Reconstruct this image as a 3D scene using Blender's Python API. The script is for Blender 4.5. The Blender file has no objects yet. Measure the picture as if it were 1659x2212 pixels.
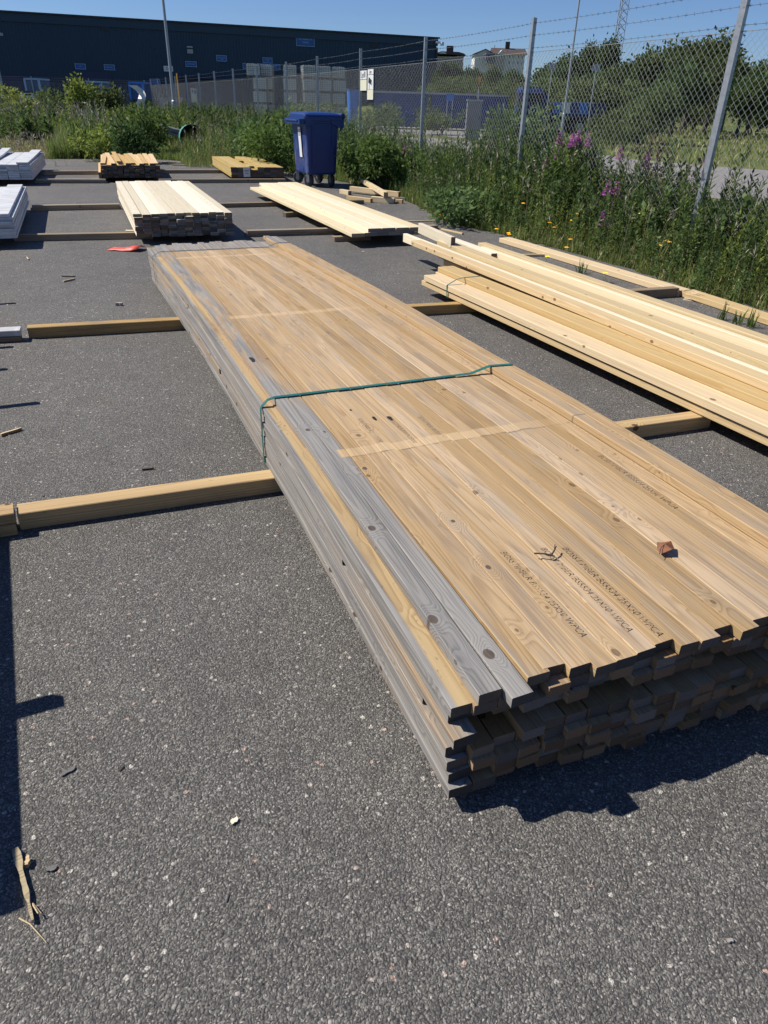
import bpy, math, random
import numpy as np
from mathutils import Vector, Matrix

random.seed(7)
rng = np.random.default_rng(7)
sc = bpy.context.scene
COL = sc.collection

# ------------------------------------------------------------------ camera
CAM_H = 1.40
F_PX, PX, PY = 1528.5, 829.5, 1106.0          # focal length and centre for a 1659 x 2212 view
PITCH = math.atan((PY - 223.7) / F_PX)
ROLL = 0.030
_fw = Vector((0, math.cos(PITCH), -math.sin(PITCH)))
_up = Vector((0, math.sin(PITCH), math.cos(PITCH)))
_rt = Vector((1, 0, 0))
RT = _rt * math.cos(ROLL) + _up * math.sin(ROLL)
UP = -_rt * math.sin(ROLL) + _up * math.cos(ROLL)
cd = bpy.data.cameras.new('camera')
cd.sensor_fit = 'VERTICAL'
cd.sensor_height = 36.0
cd.lens = F_PX / 2212.0 * 36.0
cd.clip_start, cd.clip_end = 0.05, 3000
cam = bpy.data.objects.new('camera', cd)
COL.objects.link(cam)
cam.matrix_world = Matrix(((RT.x, UP.x, -_fw.x, 0), (RT.y, UP.y, -_fw.y, 0), (RT.z, UP.z, -_fw.z, CAM_H), (0, 0, 0, 1)))
sc.camera = cam

# ------------------------------------------------------------------ sky and sun
SUN = Vector((-0.906, 0.152, 1.0)).normalized()
SUN_EL = math.asin(SUN.z)
SUN_ROT = math.atan2(SUN.x, SUN.y)
w = bpy.data.worlds.new('World')
sc.world = w
w.use_nodes = True
nt = w.node_tree
nt.nodes.clear()
sky = nt.nodes.new('ShaderNodeTexSky')
sky.sky_type = 'NISHITA'
sky.sun_disc = False
sky.sun_elevation = SUN_EL
sky.sun_rotation = SUN_ROT
sky.air_density = 1.0
sky.dust_density = 0.0
sky.ozone_density = 2.5
sky.altitude = 700
bg = nt.nodes.new('ShaderNodeBackground')
bg.inputs['Strength'].default_value = 0.055
out = nt.nodes.new('ShaderNodeOutputWorld')
tint = nt.nodes.new('ShaderNodeMix'); tint.data_type = 'RGBA'; tint.blend_type = 'MULTIPLY'
tint.inputs[0].default_value = 1.0; tint.inputs[7].default_value = (0.80, 1.0, 1.42, 1)
nt.links.new(sky.outputs[0], tint.inputs[6])
nt.links.new(tint.outputs[2], bg.inputs[0])
nt.links.new(bg.outputs[0], out.inputs[0])
sl = bpy.data.lights.new('sun', 'SUN')
sl.energy = 5.0
sl.angle = math.radians(0.5)
sl.color = (1.0, 0.95, 0.87)
so = bpy.data.objects.new('sun', sl)
COL.objects.link(so)
so.rotation_euler = SUN.to_track_quat('Z', 'Y').to_euler()
so.location = (-20, 10, 30)
sc.view_settings.view_transform = 'Standard'
sc.view_settings.look = 'None'
sc.view_settings.exposure = 0.3
sc.view_settings.gamma = 1.0
sc.view_settings.use_curve_mapping = False
sc.cycles.max_bounces = 6
sc.cycles.transparent_max_bounces = 12

# ------------------------------------------------------------------ helpers
def ray(px, py):
    return (_fw * F_PX + RT * (px - PX) - UP * (py - PY)).normalized()
def at(px, py, z=0.0):
    """point of the level plane z seen at (px, py)"""
    d = ray(px, py)
    t = (z - CAM_H) / d.z
    return Vector((0, 0, CAM_H)) + d * t
def atd(px, py, Y):
    """point at the distance Y ahead seen at (px, py)"""
    d = ray(px, py)
    return Vector((0, 0, CAM_H)) + d * (Y / d.y)

def put(name, data, parent=None):
    o = bpy.data.objects.new(name, data)
    COL.objects.link(o)
    if parent is not None:
        o.parent = parent
    return o
def tag(o, label=None, cat=None, group=None, kind=None):
    if label: o['label'] = label
    if cat: o['category'] = cat
    if group: o['group'] = group
    if kind: o['kind'] = kind
    return o
def thing(name, label, cat, loc=(0, 0, 0), rz=0.0, group=None):
    o = put(name, None)
    o.empty_display_size = 0.2
    o.location = loc
    o.rotation_euler = (0, 0, rz)
    return tag(o, label, cat, group)
def copy_tree(o, parent=None):
    c = o.copy()
    COL.objects.link(c)
    if parent is not None:
        c.parent = parent
    for ch in o.children:
        copy_tree(ch, c)
    return c

class MB:
    """collects simple solids, then links them as one mesh object"""
    def __init__(s): s.v, s.f = [], []
    def add(s, vs, fs):
        n = len(s.v)
        s.v += [tuple(p) for p in vs]
        s.f += [tuple(i + n for i in f) for f in fs]
        return s
    def box(s, c, d, rz=0.0, rx=0.0, ry=0.0, taper=1.0):
        M = Matrix.Translation(c) @ Matrix.Rotation(rz, 4, 'Z') @ Matrix.Rotation(ry, 4, 'Y') @ Matrix.Rotation(rx, 4, 'X')
        x, y, z = d[0] / 2, d[1] / 2, d[2] / 2
        P = [(-x * taper, -y * taper, -z), (x * taper, -y * taper, -z), (x * taper, y * taper, -z), (-x * taper, y * taper, -z), (-x, -y, z), (x, -y, z), (x, y, z), (-x, y, z)]
        return s.add([M @ Vector(p) for p in P], [(3, 2, 1, 0), (4, 5, 6, 7), (0, 1, 5, 4), (1, 2, 6, 5), (2, 3, 7, 6), (3, 0, 4, 7)])
    def tube(s, pts, r, n=6, caps=True):
        pts = [Vector(p) for p in pts]
        rs = r if isinstance(r, (list, tuple)) else [r] * len(pts)
        rings = []
        for i, p in enumerate(pts):
            d = (pts[min(i + 1, len(pts) - 1)] - pts[max(i - 1, 0)]).normalized()
            a = Vector((0, 0, 1)) if abs(d.z) < 0.9 else Vector((1, 0, 0))
            u = d.cross(a).normalized(); v = d.cross(u)
            rings.append([p + (u * math.cos(2 * math.pi * k / n) + v * math.sin(2 * math.pi * k / n)) * rs[i] for k in range(n)])
        vs = [q for R in rings for q in R]
        fs = []
        for i in range(len(pts) - 1):
            for k in range(n):
                a, b = i * n + k, i * n + (k + 1) % n
                fs.append((a, b, b + n, a + n))
        if caps:
            fs.append(tuple(range(n)))
            fs.append(tuple(len(vs) - 1 - k for k in range(n)))
        return s.add(vs, fs)
    def prism(s, poly, a, b):
        """extrude the planar outline poly (3D points) by the vector from a to b"""
        d = Vector(b) - Vector(a)
        n = len(poly)
        vs = [Vector(p) for p in poly] + [Vector(p) + d for p in poly]
        fs = [tuple(range(n))[::-1], tuple(range(n, 2 * n))]
        fs += [(i, (i + 1) % n, n + (i + 1) % n, n + i) for i in range(n)]
        return s.add(vs, fs)
    def band(s, pts, width_dir, width, th=0.0012, up=None):
        """a thin strap following pts, width along width_dir"""
        wv = Vector(width_dir).normalized() * width / 2
        vs, fs = [], []
        n = len(pts)
        for i, p in enumerate(pts):
            p = Vector(p)
            d = (Vector(pts[min(i + 1, n - 1)]) - Vector(pts[max(i - 1, 0)])).normalized()
            nn = d.cross(wv).normalized() * th
            vs += [p - wv, p + wv, p + wv + nn, p - wv + nn]
        for i in range(n - 1):
            for k in range(4):
                a, b = i * 4 + k, i * 4 + (k + 1) % 4
                fs.append((a, b, b + 4, a + 4))
        fs += [(3, 2, 1, 0), (4 * n - 4, 4 * n - 3, 4 * n - 2, 4 * n - 1)]
        return s.add(vs, fs)
    def build(s, name, mat, parent=None, smooth=False, fix=True):
        me = bpy.data.meshes.new(name)
        me.from_pydata(s.v, [], s.f)
        me.materials.append(mat)
        if fix:
            import bmesh
            bm = bmesh.new(); bm.from_mesh(me)
            bmesh.ops.recalc_face_normals(bm, faces=bm.faces)
            bm.to_mesh(me); bm.free()
        if smooth:
            me.polygons.foreach_set('use_smooth', [True] * len(me.polygons))
        return put(name, me, parent)

def fast_mesh(name, V, F, mats, midx=None, smooth=False):
    """V (n,3) and F (m,k) numpy arrays -> mesh"""
    me = bpy.data.meshes.new(name)
    m, k = F.shape
    me.vertices.add(len(V)); me.vertices.foreach_set('co', np.ascontiguousarray(V, dtype=np.float32).ravel())
    me.loops.add(m * k); me.loops.foreach_set('vertex_index', np.ascontiguousarray(F, dtype=np.int32).ravel())
    me.polygons.add(m)
    me.polygons.foreach_set('loop_start', np.arange(0, m * k, k, dtype=np.int32))
    me.polygons.foreach_set('loop_total', np.full(m, k, dtype=np.int32))
    for q in mats: me.materials.append(q)
    if midx is not None: me.polygons.foreach_set('material_index', np.ascontiguousarray(midx, dtype=np.int32))
    if smooth: me.polygons.foreach_set('use_smooth', np.ones(m, dtype=bool))
    me.update(calc_edges=True)
    return me

# ------------------------------------------------------------------ node helpers
class G:
    def __init__(s, name):
        s.m = bpy.data.materials.new(name); s.m.use_nodes = True
        s.t = s.m.node_tree; s.t.nodes.clear()
        s.o = s.t.nodes.new('ShaderNodeOutputMaterial')
        s.tc = s.t.nodes.new('ShaderNodeTexCoord')
    def n(s, k, **kw):
        x = s.t.nodes.new(k)
        for a, b in kw.items(): setattr(x, a, b)
        return x
    def put(s, sock, v):
        if isinstance(v, bpy.types.NodeSocket): s.t.links.new(v, sock)
        elif isinstance(v, (tuple, list)) and sock.type == 'RGBA' and len(v) == 3: sock.default_value = (*v, 1)
        else: sock.default_value = v
    def math(s, op, a, b=0.0, c=0.0, clamp=False):
        x = s.n('ShaderNodeMath', operation=op, use_clamp=clamp)
        s.put(x.inputs[0], a); s.put(x.inputs[1], b); s.put(x.inputs[2], c)
        return x.outputs[0]
    def vmath(s, op, a, b=(0, 0, 0)):
        x = s.n('ShaderNodeVectorMath', operation=op)
        s.put(x.inputs[0], a); s.put(x.inputs[1], b)
        return x.outputs[0]
    def mul(s, v, xyz): return s.vmath('MULTIPLY', v, xyz)
    def mix(s, f, a, b, blend='MIX'):
        x = s.n('ShaderNodeMix', data_type='RGBA', blend_type=blend)
        s.put(x.inputs[0], f); s.put(x.inputs[6], a); s.put(x.inputs[7], b)
        return x.outputs[2]
    def noise(s, vec, scale, detail=2.0, rough=0.5, dist=0.0, col=False):
        x = s.n('ShaderNodeTexNoise')
        s.put(x.inputs['Vector'], vec)
        x.inputs['Scale'].default_value = scale; x.inputs['Detail'].default_value = detail
        x.inputs['Roughness'].default_value = rough; x.inputs['Distortion'].default_value = dist
        return x.outputs['Color' if col else 'Fac']
    def vor(s, vec, scale, feature='F1', rand=1.0):
        x = s.n('ShaderNodeTexVoronoi', feature=feature, voronoi_dimensions='2D')
        s.put(x.inputs['Vector'], vec)
        x.inputs['Scale'].default_value = scale; x.inputs['Randomness'].default_value = rand
        return x
    def ss(s, v, a, b):
        """smooth step: 0 at a, 1 at b"""
        x = s.n('ShaderNodeMapRange', interpolation_type='SMOOTHSTEP')
        s.put(x.inputs[0], v)
        s.put(x.inputs[1], a); s.put(x.inputs[2], b)
        x.inputs[3].default_value = 0.0; x.inputs[4].default_value = 1.0
        return x.outputs[0]
    def lin(s, v, a, b, c, d):
        x = s.n('ShaderNodeMapRange')
        s.put(x.inputs[0], v)
        for i, q in enumerate((a, b, c, d)): x.inputs[i + 1].default_value = q
        return x.outputs[0]
    def ramp(s, f, stops, const=False):
        x = s.n('ShaderNodeValToRGB')
        if const: x.color_ramp.interpolation = 'CONSTANT'
        e = x.color_ramp.elements
        while len(e) < len(stops): e.new(0.5)
        for q, (p, c) in zip(e, stops):
            q.position = p; q.color = (*c, 1) if len(c) == 3 else c
        s.put(x.inputs[0], f)
        return x.outputs[0]
    def sep(s, v):
        x = s.n('ShaderNodeSeparateXYZ'); s.put(x.inputs[0], v); return x.outputs
    def comb(s, a, b, c):
        x = s.n('ShaderNodeCombineXYZ')
        for i, q in enumerate((a, b, c)): s.put(x.inputs[i], q)
        return x.outputs[0]
    def hsv(s, col, h=0.5, sat=1.0, val=1.0):
        x = s.n('ShaderNodeHueSaturation')
        s.put(x.inputs['Hue'], h); s.put(x.inputs['Saturation'], sat); s.put(x.inputs['Value'], val); s.put(x.inputs['Color'], col)
        return x.outputs[0]
    def rand(s): return s.n('ShaderNodeObjectInfo').outputs['Random']
    def bump(s, h, strength=0.3, dist=0.01, normal=None):
        x = s.n('ShaderNodeBump')
        x.inputs['Strength'].default_value = strength; x.inputs['Distance'].default_value = dist
        s.put(x.inputs['Height'], h)
        if normal is not None: s.put(x.inputs['Normal'], normal)
        return x.outputs[0]
    def surf(s, col, rough=0.7, normal=None, metal=0.0, spec=0.5, coat=0.0, trans=0.0):
        b = s.n('ShaderNodeBsdfPrincipled')
        s.put(b.inputs['Base Color'], col); s.put(b.inputs['Roughness'], rough); s.put(b.inputs['Metallic'], metal)
        s.put(b.inputs['Specular IOR Level'], spec)
        if coat: b.inputs['Coat Weight'].default_value = coat
        if normal is not None: s.put(b.inputs['Normal'], normal)
        sh = b.outputs[0]
        if trans:
            t = s.n('ShaderNodeBsdfTranslucent')
            s.put(t.inputs['Color'], col)
            if normal is not None: s.put(t.inputs['Normal'], normal)
            mx = s.n('ShaderNodeMixShader'); mx.inputs[0].default_value = trans
            s.t.links.new(sh, mx.inputs[1]); s.t.links.new(t.outputs[0], mx.inputs[2]); sh = mx.outputs[0]
        s.t.links.new(sh, s.o.inputs[0])
        return s.m

# ------------------------------------------------------------------ materials
def wood(name, cA, cB, knot=(0.09, 0.045, 0.02), grey=None, knots=1.0, tint=0.14, streak=0.35, rings=0.5, endc=None, stain=0.0, gA=(0.305, 0.288, 0.262), gB=(0.092, 0.086, 0.080), bumps=0.35, side=None, ux=False, eyes=(), ksize=1.0):
    """sawn softwood, grain along the object's Y axis; grey: function(G, x, y, z, noise) -> weathering mask"""
    g = G(name)
    p = g.tc.outputs['Object']
    r = g.rand()
    x, y, z = g.sep(p)
    if ux: x = g.n('ShaderNodeAttribute', attribute_name='ux').outputs['Fac']
    off = g.comb(g.math('MULTIPLY', r, 13.1), g.math('MULTIPLY', r, 71.0), g.math('MULTIPLY', r, 29.0))
    q = g.vmath('ADD', p, off)
    qs = g.sep(q)
    v = g.vor(g.comb(g.math('ADD', qs[0], qs[2]), g.math('MULTIPLY', qs[1], 0.7), 0.0), 5.2)
    vc = g.sep(v.outputs['Color'])
    rad = g.math('MULTIPLY_ADD', vc[0], 0.105 * ksize, -0.040 * ksize)
    d = v.outputs['Distance']
    edge = g.math('SUBTRACT', d, rad)
    kn = g.math('MULTIPLY', g.ss(edge, 0.014, -0.010), knots, clamp=True)
    eyei = None
    for ex, ey, er_ in eyes:
        ed = g.math('SQRT', g.math('ADD', g.math('POWER', g.math('SUBTRACT', x, ex), 2.0), g.math('POWER', g.math('MULTIPLY', g.math('SUBTRACT', y, ey), 0.72), 2.0)))
        kn = g.math('MAXIMUM', kn, g.ss(ed, er_ + 0.0012, er_ - 0.0012))
        ii = g.math('POWER', g.ss(ed, 0.055, er_ * 0.5), 1.4)
        eyei = ii if eyei is None else g.math('MAXIMUM', eyei, ii)
    infl = g.math('MULTIPLY', g.math('POWER', g.ss(d, 0.26, 0.03), 1.5), g.ss(vc[0], 0.25, 0.6))
    nn = g.noise(g.mul(q, (8.0, 0.16, 8.0)), 1.0, 2.0, 0.4)
    c = g.math('ADD', g.math('MULTIPLY', nn, 34.0), g.math('MULTIPLY', infl, 2.2))
    if eyei is not None: c = g.math('ADD', c, g.math('MULTIPLY', eyei, 4.5))
    fr = g.math('FRACT', c)
    ring = g.math('MULTIPLY', g.ss(fr, 0.35, 0.86), g.ss(fr, 1.0, 0.90))
    st = g.noise(g.mul(q, (170.0, 2.4, 170.0)), 1.0, 3.0, 0.6)
    st2 = g.noise(g.mul(q, (38.0, 0.9, 38.0)), 1.0, 2.0, 0.5)
    f = g.math('ADD', g.math('MULTIPLY', ring, rings), g.math('MULTIPLY', g.math('SUBTRACT', st, 0.42), streak * 2.0), clamp=True)
    f = g.math('ADD', f, g.math('MULTIPLY', g.math('SUBTRACT', st2, 0.45), 0.7), clamp=True)
    col = g.mix(f, cA, cB)
    col = g.hsv(col, 0.5, g.math('MULTIPLY_ADD', r, -0.25, 1.1), g.math('MULTIPLY_ADD', r, 2 * tint, 1.0 - tint))
    if stain:
        sn = g.noise(g.mul(q, (5.0, 1.2, 5.0)), 1.0, 4.0, 0.6)
        col = g.mix(g.math('MULTIPLY', g.ss(sn, 0.52, 0.72), stain), col, (0.20, 0.135, 0.085))
        sp = g.noise(g.mul(q, (60.0, 22.0, 60.0)), 1.0, 3.0, 0.6)
        col = g.mix(g.math('MULTIPLY', g.ss(sp, 0.64, 0.74), 0.5 * stain + 0.1), col, (0.10, 0.075, 0.055))
    nx = g.sep(g.tc.outputs['Normal'])
    g.nx = nx
    if side is not None: col = g.mix(g.math('MULTIPLY', g.ss(g.math('ABSOLUTE', nx[0]), 0.76, 0.9), g.math('MULTIPLY_ADD', g.ss(r, 0.45, 0.8), 0.7, 0.1)), col, g.mix(f, side[0], side[1]))
    kcol = g.mix(g.ss(edge, -0.03, 0.012), knot, (knot[0] * 0.35, knot[1] * 0.35, knot[2] * 0.4))
    if eyei is not None: kcol = g.mix(g.ss(eyei, 0.5, 0.7), kcol, g.mix(g.noise(g.mul(q, (90.0, 60.0, 90.0)), 1.0, 2.0), (0.05, 0.038, 0.03), (0.16, 0.125, 0.10)))
    if grey is not None:
        m = grey(g, x, y, z, q)
        gc = g.mix(g.math('ADD', g.math('MULTIPLY', f, 0.75), g.math('MULTIPLY', g.ss(st2, 0.45, 0.7), 0.25), clamp=True), gA, gB)
        bl = g.noise(g.mul(q, (9.0, 1.6, 9.0)), 1.0, 3.0, 0.6)
        gc = g.mix(g.ss(bl, 0.45, 0.75), gc, g.mix(0.55, gc, (0.17, 0.165, 0.18)))
        col = g.mix(m, col, gc)
    if getattr(g, 'bands', None) is not None: col = g.mix(g.math('MULTIPLY', g.bands, g.lin(st2, 0.3, 0.7, 0.75, 0.35)), col, g.mix(f, (0.60, 0.44, 0.26), (0.46, 0.32, 0.18)))
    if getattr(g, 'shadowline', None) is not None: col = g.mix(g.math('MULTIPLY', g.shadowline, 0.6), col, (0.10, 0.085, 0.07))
    col = g.mix(kn, col, kcol)
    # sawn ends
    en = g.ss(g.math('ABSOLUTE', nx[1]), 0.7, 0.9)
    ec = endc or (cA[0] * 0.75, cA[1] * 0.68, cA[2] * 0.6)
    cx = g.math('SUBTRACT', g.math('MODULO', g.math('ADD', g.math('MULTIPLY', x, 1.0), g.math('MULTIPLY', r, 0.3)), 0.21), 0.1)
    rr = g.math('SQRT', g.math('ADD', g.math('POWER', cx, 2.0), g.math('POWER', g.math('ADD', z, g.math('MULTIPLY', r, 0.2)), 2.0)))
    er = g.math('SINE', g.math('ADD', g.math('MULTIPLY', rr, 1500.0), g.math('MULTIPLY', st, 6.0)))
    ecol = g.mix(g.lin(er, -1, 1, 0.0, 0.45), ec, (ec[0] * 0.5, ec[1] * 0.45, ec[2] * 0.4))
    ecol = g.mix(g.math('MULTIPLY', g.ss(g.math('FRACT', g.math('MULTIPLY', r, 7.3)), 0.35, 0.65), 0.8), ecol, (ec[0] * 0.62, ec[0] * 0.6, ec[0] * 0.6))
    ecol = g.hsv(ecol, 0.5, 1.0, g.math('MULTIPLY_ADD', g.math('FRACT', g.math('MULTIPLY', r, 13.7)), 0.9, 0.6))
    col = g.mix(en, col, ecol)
    h = g.math('ADD', g.math('MULTIPLY', st, 0.5), g.math('ADD', g.math('MULTIPLY', ring, -0.25), g.math('MULTIPLY', kn, 0.25)))
    return g.surf(col, g.math('MULTIPLY_ADD', st, 0.2, 0.6), g.bump(h, bumps, 0.004), spec=0.3)

def grey_top(g, x, y, z, q):
    n = g.noise(g.mul(q, (7.0, 0.55, 7.0)), 1.0, 3.0, 0.6)
    n3 = g.noise(g.mul(q, (14.0, 2.2, 14.0)), 1.0, 3.0, 0.6)
    thr = g.math('ADD', g.lin(y, 0.4, 2.2, 0.185, 0.125), g.math('MULTIPLY', g.math('SUBTRACT', n, 0.5), 0.17))
    a = g.ss(g.math('SUBTRACT', x, thr), 0.02, -0.03)
    patch = g.math('MULTIPLY', g.ss(y, 1.9, 2.4), g.math('MULTIPLY', g.ss(n3, 0.50, 0.44), 0.6))
    a = g.math('MULTIPLY', a, g.math('SUBTRACT', 1.0, patch))
    far = g.ss(g.math('ADD', y, g.math('MULTIPLY', g.math('SUBTRACT', n, 0.5), 0.03)), 5.24, 5.28)
    thin = g.math('MULTIPLY', g.ss(n3, 0.45, 0.68), 0.34)
    a = g.math('MAXIMUM', a, g.math('MAXIMUM', g.math('MULTIPLY', far, 0.95), thin))
    a = g.math('MULTIPLY', a, g.math('SUBTRACT', 1.0, g.math('MULTIPLY', g.ss(g.nx[0], -0.5, -0.7), g.ss(x, 0.12, 0.14))))
    # pale marks where the stickers of another pack lay
    wob = g.math('MULTIPLY', g.math('SUBTRACT', g.noise(g.mul(q, (3.0, 1.0, 3.0)), 1.0, 2.0), 0.5), 0.04)
    bands = None
    for s0 in (1.19, 3.06, 4.96):
        dd = g.math('ABSOLUTE', g.math('ADD', g.math('SUBTRACT', y, s0), wob))
        b = g.ss(dd, 0.032, 0.027)
        bands = b if bands is None else g.math('MAXIMUM', bands, b)
    bands = g.math('MULTIPLY', bands, g.math('MULTIPLY', g.ss(x, 0.135, 0.145), g.ss(x, 1.15, 0.70)))
    g.bands = bands
    g.shadowline = g.math('MULTIPLY', g.math('MULTIPLY', g.ss(g.math('ABSOLUTE', g.math('ADD', g.math('ADD', g.math('SUBTRACT', y, 1.19), wob), 0.034)), 0.006, 0.002), g.ss(x, 0.14, 0.2)), g.ss(n3, 0.35, 0.6))  # dark line along the near edge of the first pale mark
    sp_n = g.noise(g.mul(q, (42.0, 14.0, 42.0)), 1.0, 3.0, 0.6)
    g.shadowline = g.math('MAXIMUM', g.shadowline, g.math('MULTIPLY', g.ss(sp_n, 0.60, 0.68), g.math('MULTIPLY', g.math('MULTIPLY', g.ss(y, 2.1, 2.6), g.ss(y, 3.5, 3.0)), g.ss(n, 0.45, 0.6))))  # dark stain specks midway along the boards
    return g.math('MULTIPLY', a, g.math('SUBTRACT', 1.0, bands))
def grey_side(g, x, y, z, q):
    n = g.noise(g.mul(q, (5.0, 0.5, 9.0)), 1.0, 4.0, 0.6)
    side = g.math('MAXIMUM', g.ss(g.nx[0], -0.45, -0.75), g.ss(g.math('ADD', x, g.math('MULTIPLY', g.math('SUBTRACT', n, 0.5), 0.03)), 0.026, 0.016))
    far = g.ss(y, 5.24, 5.28)
    return g.math('MULTIPLY', g.math('MAXIMUM', side, far), g.math('MULTIPLY_ADD', g.ss(n, 0.34, 0.50), 0.85, 0.15))
def grey_all(g, x, y, z, q):
    n = g.noise(g.mul(q, (5.0, 0.6, 14.0)), 1.0, 4.0, 0.6)
    return g.math('MULTIPLY_ADD', g.ss(n, 0.34, 0.50), 0.72, 0.24)
FRESH = ((0.60, 0.40, 0.17), (0.42, 0.25, 0.09))
M = {}
M['top'] = wood('weathered_batten', (0.47, 0.325, 0.172), (0.27, 0.168, 0.078), ux=True, knots=0.7, knot=(0.12, 0.065, 0.03), ksize=0.7, eyes=((0.076, 0.705, 0.0105), (0.072, 0.278, 0.012), (0.137, 0.125, 0.0125), (0.095, 1.42, 0.009), (0.19, 1.06, 0.008), (0.30, 0.42, 0.007), (0.315, 0.66, 0.006)), grey=grey_top, stain=0.5, tint=0.17, rings=0.42, streak=0.45, endc=(0.09, 0.07, 0.055), side=FRESH)  # pack battens: endc darkens the greyed sawn ends to stand in for shade
M['side'] = wood('edge_batten', (0.48, 0.35, 0.185), (0.29, 0.19, 0.085), ux=True, knots=0.6, ksize=0.7, grey=grey_side, stain=0.9, endc=(0.07, 0.06, 0.052))
M['side_low'] = wood('grey_edge_batten', (0.40, 0.27, 0.135), (0.22, 0.135, 0.065), grey=grey_all, stain=0.6, endc=(0.07, 0.06, 0.052))
M['inner'] = wood('fresh_batten', (0.36, 0.235, 0.115), (0.21, 0.125, 0.06), stain=0.4, endc=(0.15, 0.092, 0.056))  # brown sawn ends, with the near face's shade put into their colour
M['pale'] = wood('pale_spruce', (0.67, 0.54, 0.335), (0.49, 0.36, 0.19), knot=(0.20, 0.09, 0.035), knots=0.85, tint=0.17, streak=0.26, rings=0.42, endc=(0.42, 0.29, 0.15), bumps=0.15)
M['pale3'] = wood('pale_wide_board', (0.75, 0.64, 0.43), (0.60, 0.47, 0.27), knot=(0.26, 0.14, 0.06), knots=0.6, tint=0.08, streak=0.22, rings=0.35, endc=(0.30, 0.23, 0.15), bumps=0.12)
M['pale2'] = wood('honey_spruce', (0.61, 0.455, 0.245), (0.43, 0.29, 0.13), knot=(0.17, 0.075, 0.03), knots=0.85, tint=0.12, streak=0.28, rings=0.42, endc=(0.42, 0.27, 0.13), bumps=0.15)
M['cream'] = wood('cream_planed', (0.74, 0.665, 0.51), (0.59, 0.49, 0.33), knot=(0.22, 0.12, 0.05), knots=0.6, tint=0.16, streak=0.25, rings=0.35, endc=(0.20, 0.16, 0.12), bumps=0.1)
M['rough'] = wood('raw_yellow_board', (0.66, 0.47, 0.22), (0.42, 0.24, 0.09), knots=0.6, tint=0.15, endc=(0.14, 0.10, 0.07), bumps=0.2)
M['treated'] = wood('treated_board', (0.50, 0.36, 0.12), (0.30, 0.19, 0.055), knots=0.7, tint=0.08, endc=(0.15, 0.11, 0.07), bumps=0.2)
M['bearer'] = wood('bearer_timber', (0.50, 0.34, 0.145), (0.27, 0.155, 0.06), knots=0.9, tint=0.16, stain=0.6, endc=(0.38, 0.25, 0.12))
M['old'] = wood('old_bearer', (0.34, 0.27, 0.18), (0.17, 0.12, 0.075), knots=0.8, tint=0.2, stain=0.6, endc=(0.25, 0.18, 0.11))

def white_board():
    g = G('white_primed_board')
    p = g.tc.outputs['Object']; r = g.rand()
    q = g.vmath('ADD', p, g.comb(r, g.math('MULTIPLY', r, 40.0), 0.0))
    n = g.noise(g.mul(q, (3.0, 14.0, 3.0)), 1.0, 3.0, 0.6)
    n2 = g.noise(g.mul(q, (60.0, 3.0, 60.0)), 1.0, 2.0)
    col = g.mix(g.ss(n, 0.40, 0.62), (0.63, 0.64, 0.645), (0.50, 0.495, 0.48))
    col = g.mix(g.math('MULTIPLY', g.ss(n2, 0.55, 0.75), 0.25), col, (0.5, 0.48, 0.44))
    col = g.hsv(col, 0.5, 1.0, g.math('MULTIPLY_ADD', r, 0.12, 0.92))
    return g.surf(col, 0.55, g.bump(n2, 0.1, 0.002))
M['white_board'] = white_board()

def plain(name, c, rough=0.6, metal=0.0, var=0.12, scale=6.0, spec=0.5, coat=0.0, bumpy=0.0, stretch=(1, 1, 1)):
    g = G(name)
    p = g.mul(g.tc.outputs['Object'], stretch)
    n = g.noise(p, scale, 4.0, 0.6)
    n2 = g.noise(p, scale * 9, 2.0, 0.6)
    f = g.math('ADD', g.math('MULTIPLY', n, 0.7), g.math('MULTIPLY', n2, 0.3))
    col = g.mix(g.lin(f, 0.3, 0.7, 0.0, 1.0), tuple(v * (1 - var) for v in c), tuple(min(1, v * (1 + var)) for v in c))
    return g.surf(col, g.math('MULTIPLY_ADD', n2, 0.2, rough - 0.1), g.bump(n2, bumpy, 0.01) if bumpy else None, metal, spec, coat)
M['strap_green'] = plain('green_strap', (0.018, 0.125, 0.105), 0.35, var=0.25)
M['strap_dark'] = plain('dark_strap', (0.02, 0.03, 0.03), 0.4)
M['black'] = plain('black_rubber', (0.02, 0.02, 0.022), 0.6, var=0.3)
M['galv'] = plain('galvanised_steel', (0.36, 0.38, 0.40), 0.5, 0.55, var=0.22, scale=14)
M['wire'] = plain('galvanised_wire', (0.25, 0.26, 0.26), 0.55, 0.3, var=0.1)
M['barb'] = plain('barbed_wire_steel', (0.13, 0.14, 0.16), 0.5, 0.4, var=0.2)
M['ink'] = plain('stamp_ink', (0.285, 0.20, 0.115), 0.8, var=0.35, scale=160)
M['ink_faint'] = plain('faded_stamp_ink', (0.335, 0.23, 0.125), 0.8, var=0.3, scale=160)
M['twig'] = plain('twig_bark', (0.045, 0.038, 0.032), 0.85, var=0.4, scale=60)
M['leaf_dead'] = plain('dead_leaf', (0.20, 0.075, 0.03), 0.7, var=0.5, scale=40)
M['red_sheet'] = plain('red_plastic_sheet', (0.72, 0.085, 0.05), 0.5, var=0.06, scale=10)
M['white'] = plain('white_paint', (0.70, 0.70, 0.68), 0.5, var=0.08)
M['cream_sign'] = plain('cream_sign_face', (0.68, 0.66, 0.50), 0.5, var=0.05)
M['sign_ink'] = plain('sign_black', (0.02, 0.02, 0.022), 0.5)
M['sign_grey'] = plain('sign_grey', (0.35, 0.36, 0.37), 0.5)
M['stone'] = plain('small_stone', (0.34, 0.31, 0.28), 0.85, var=0.4, scale=40)
M['stone_mid'] = plain('grey_flake', (0.15, 0.145, 0.135), 0.85, var=0.3, scale=40)
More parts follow.
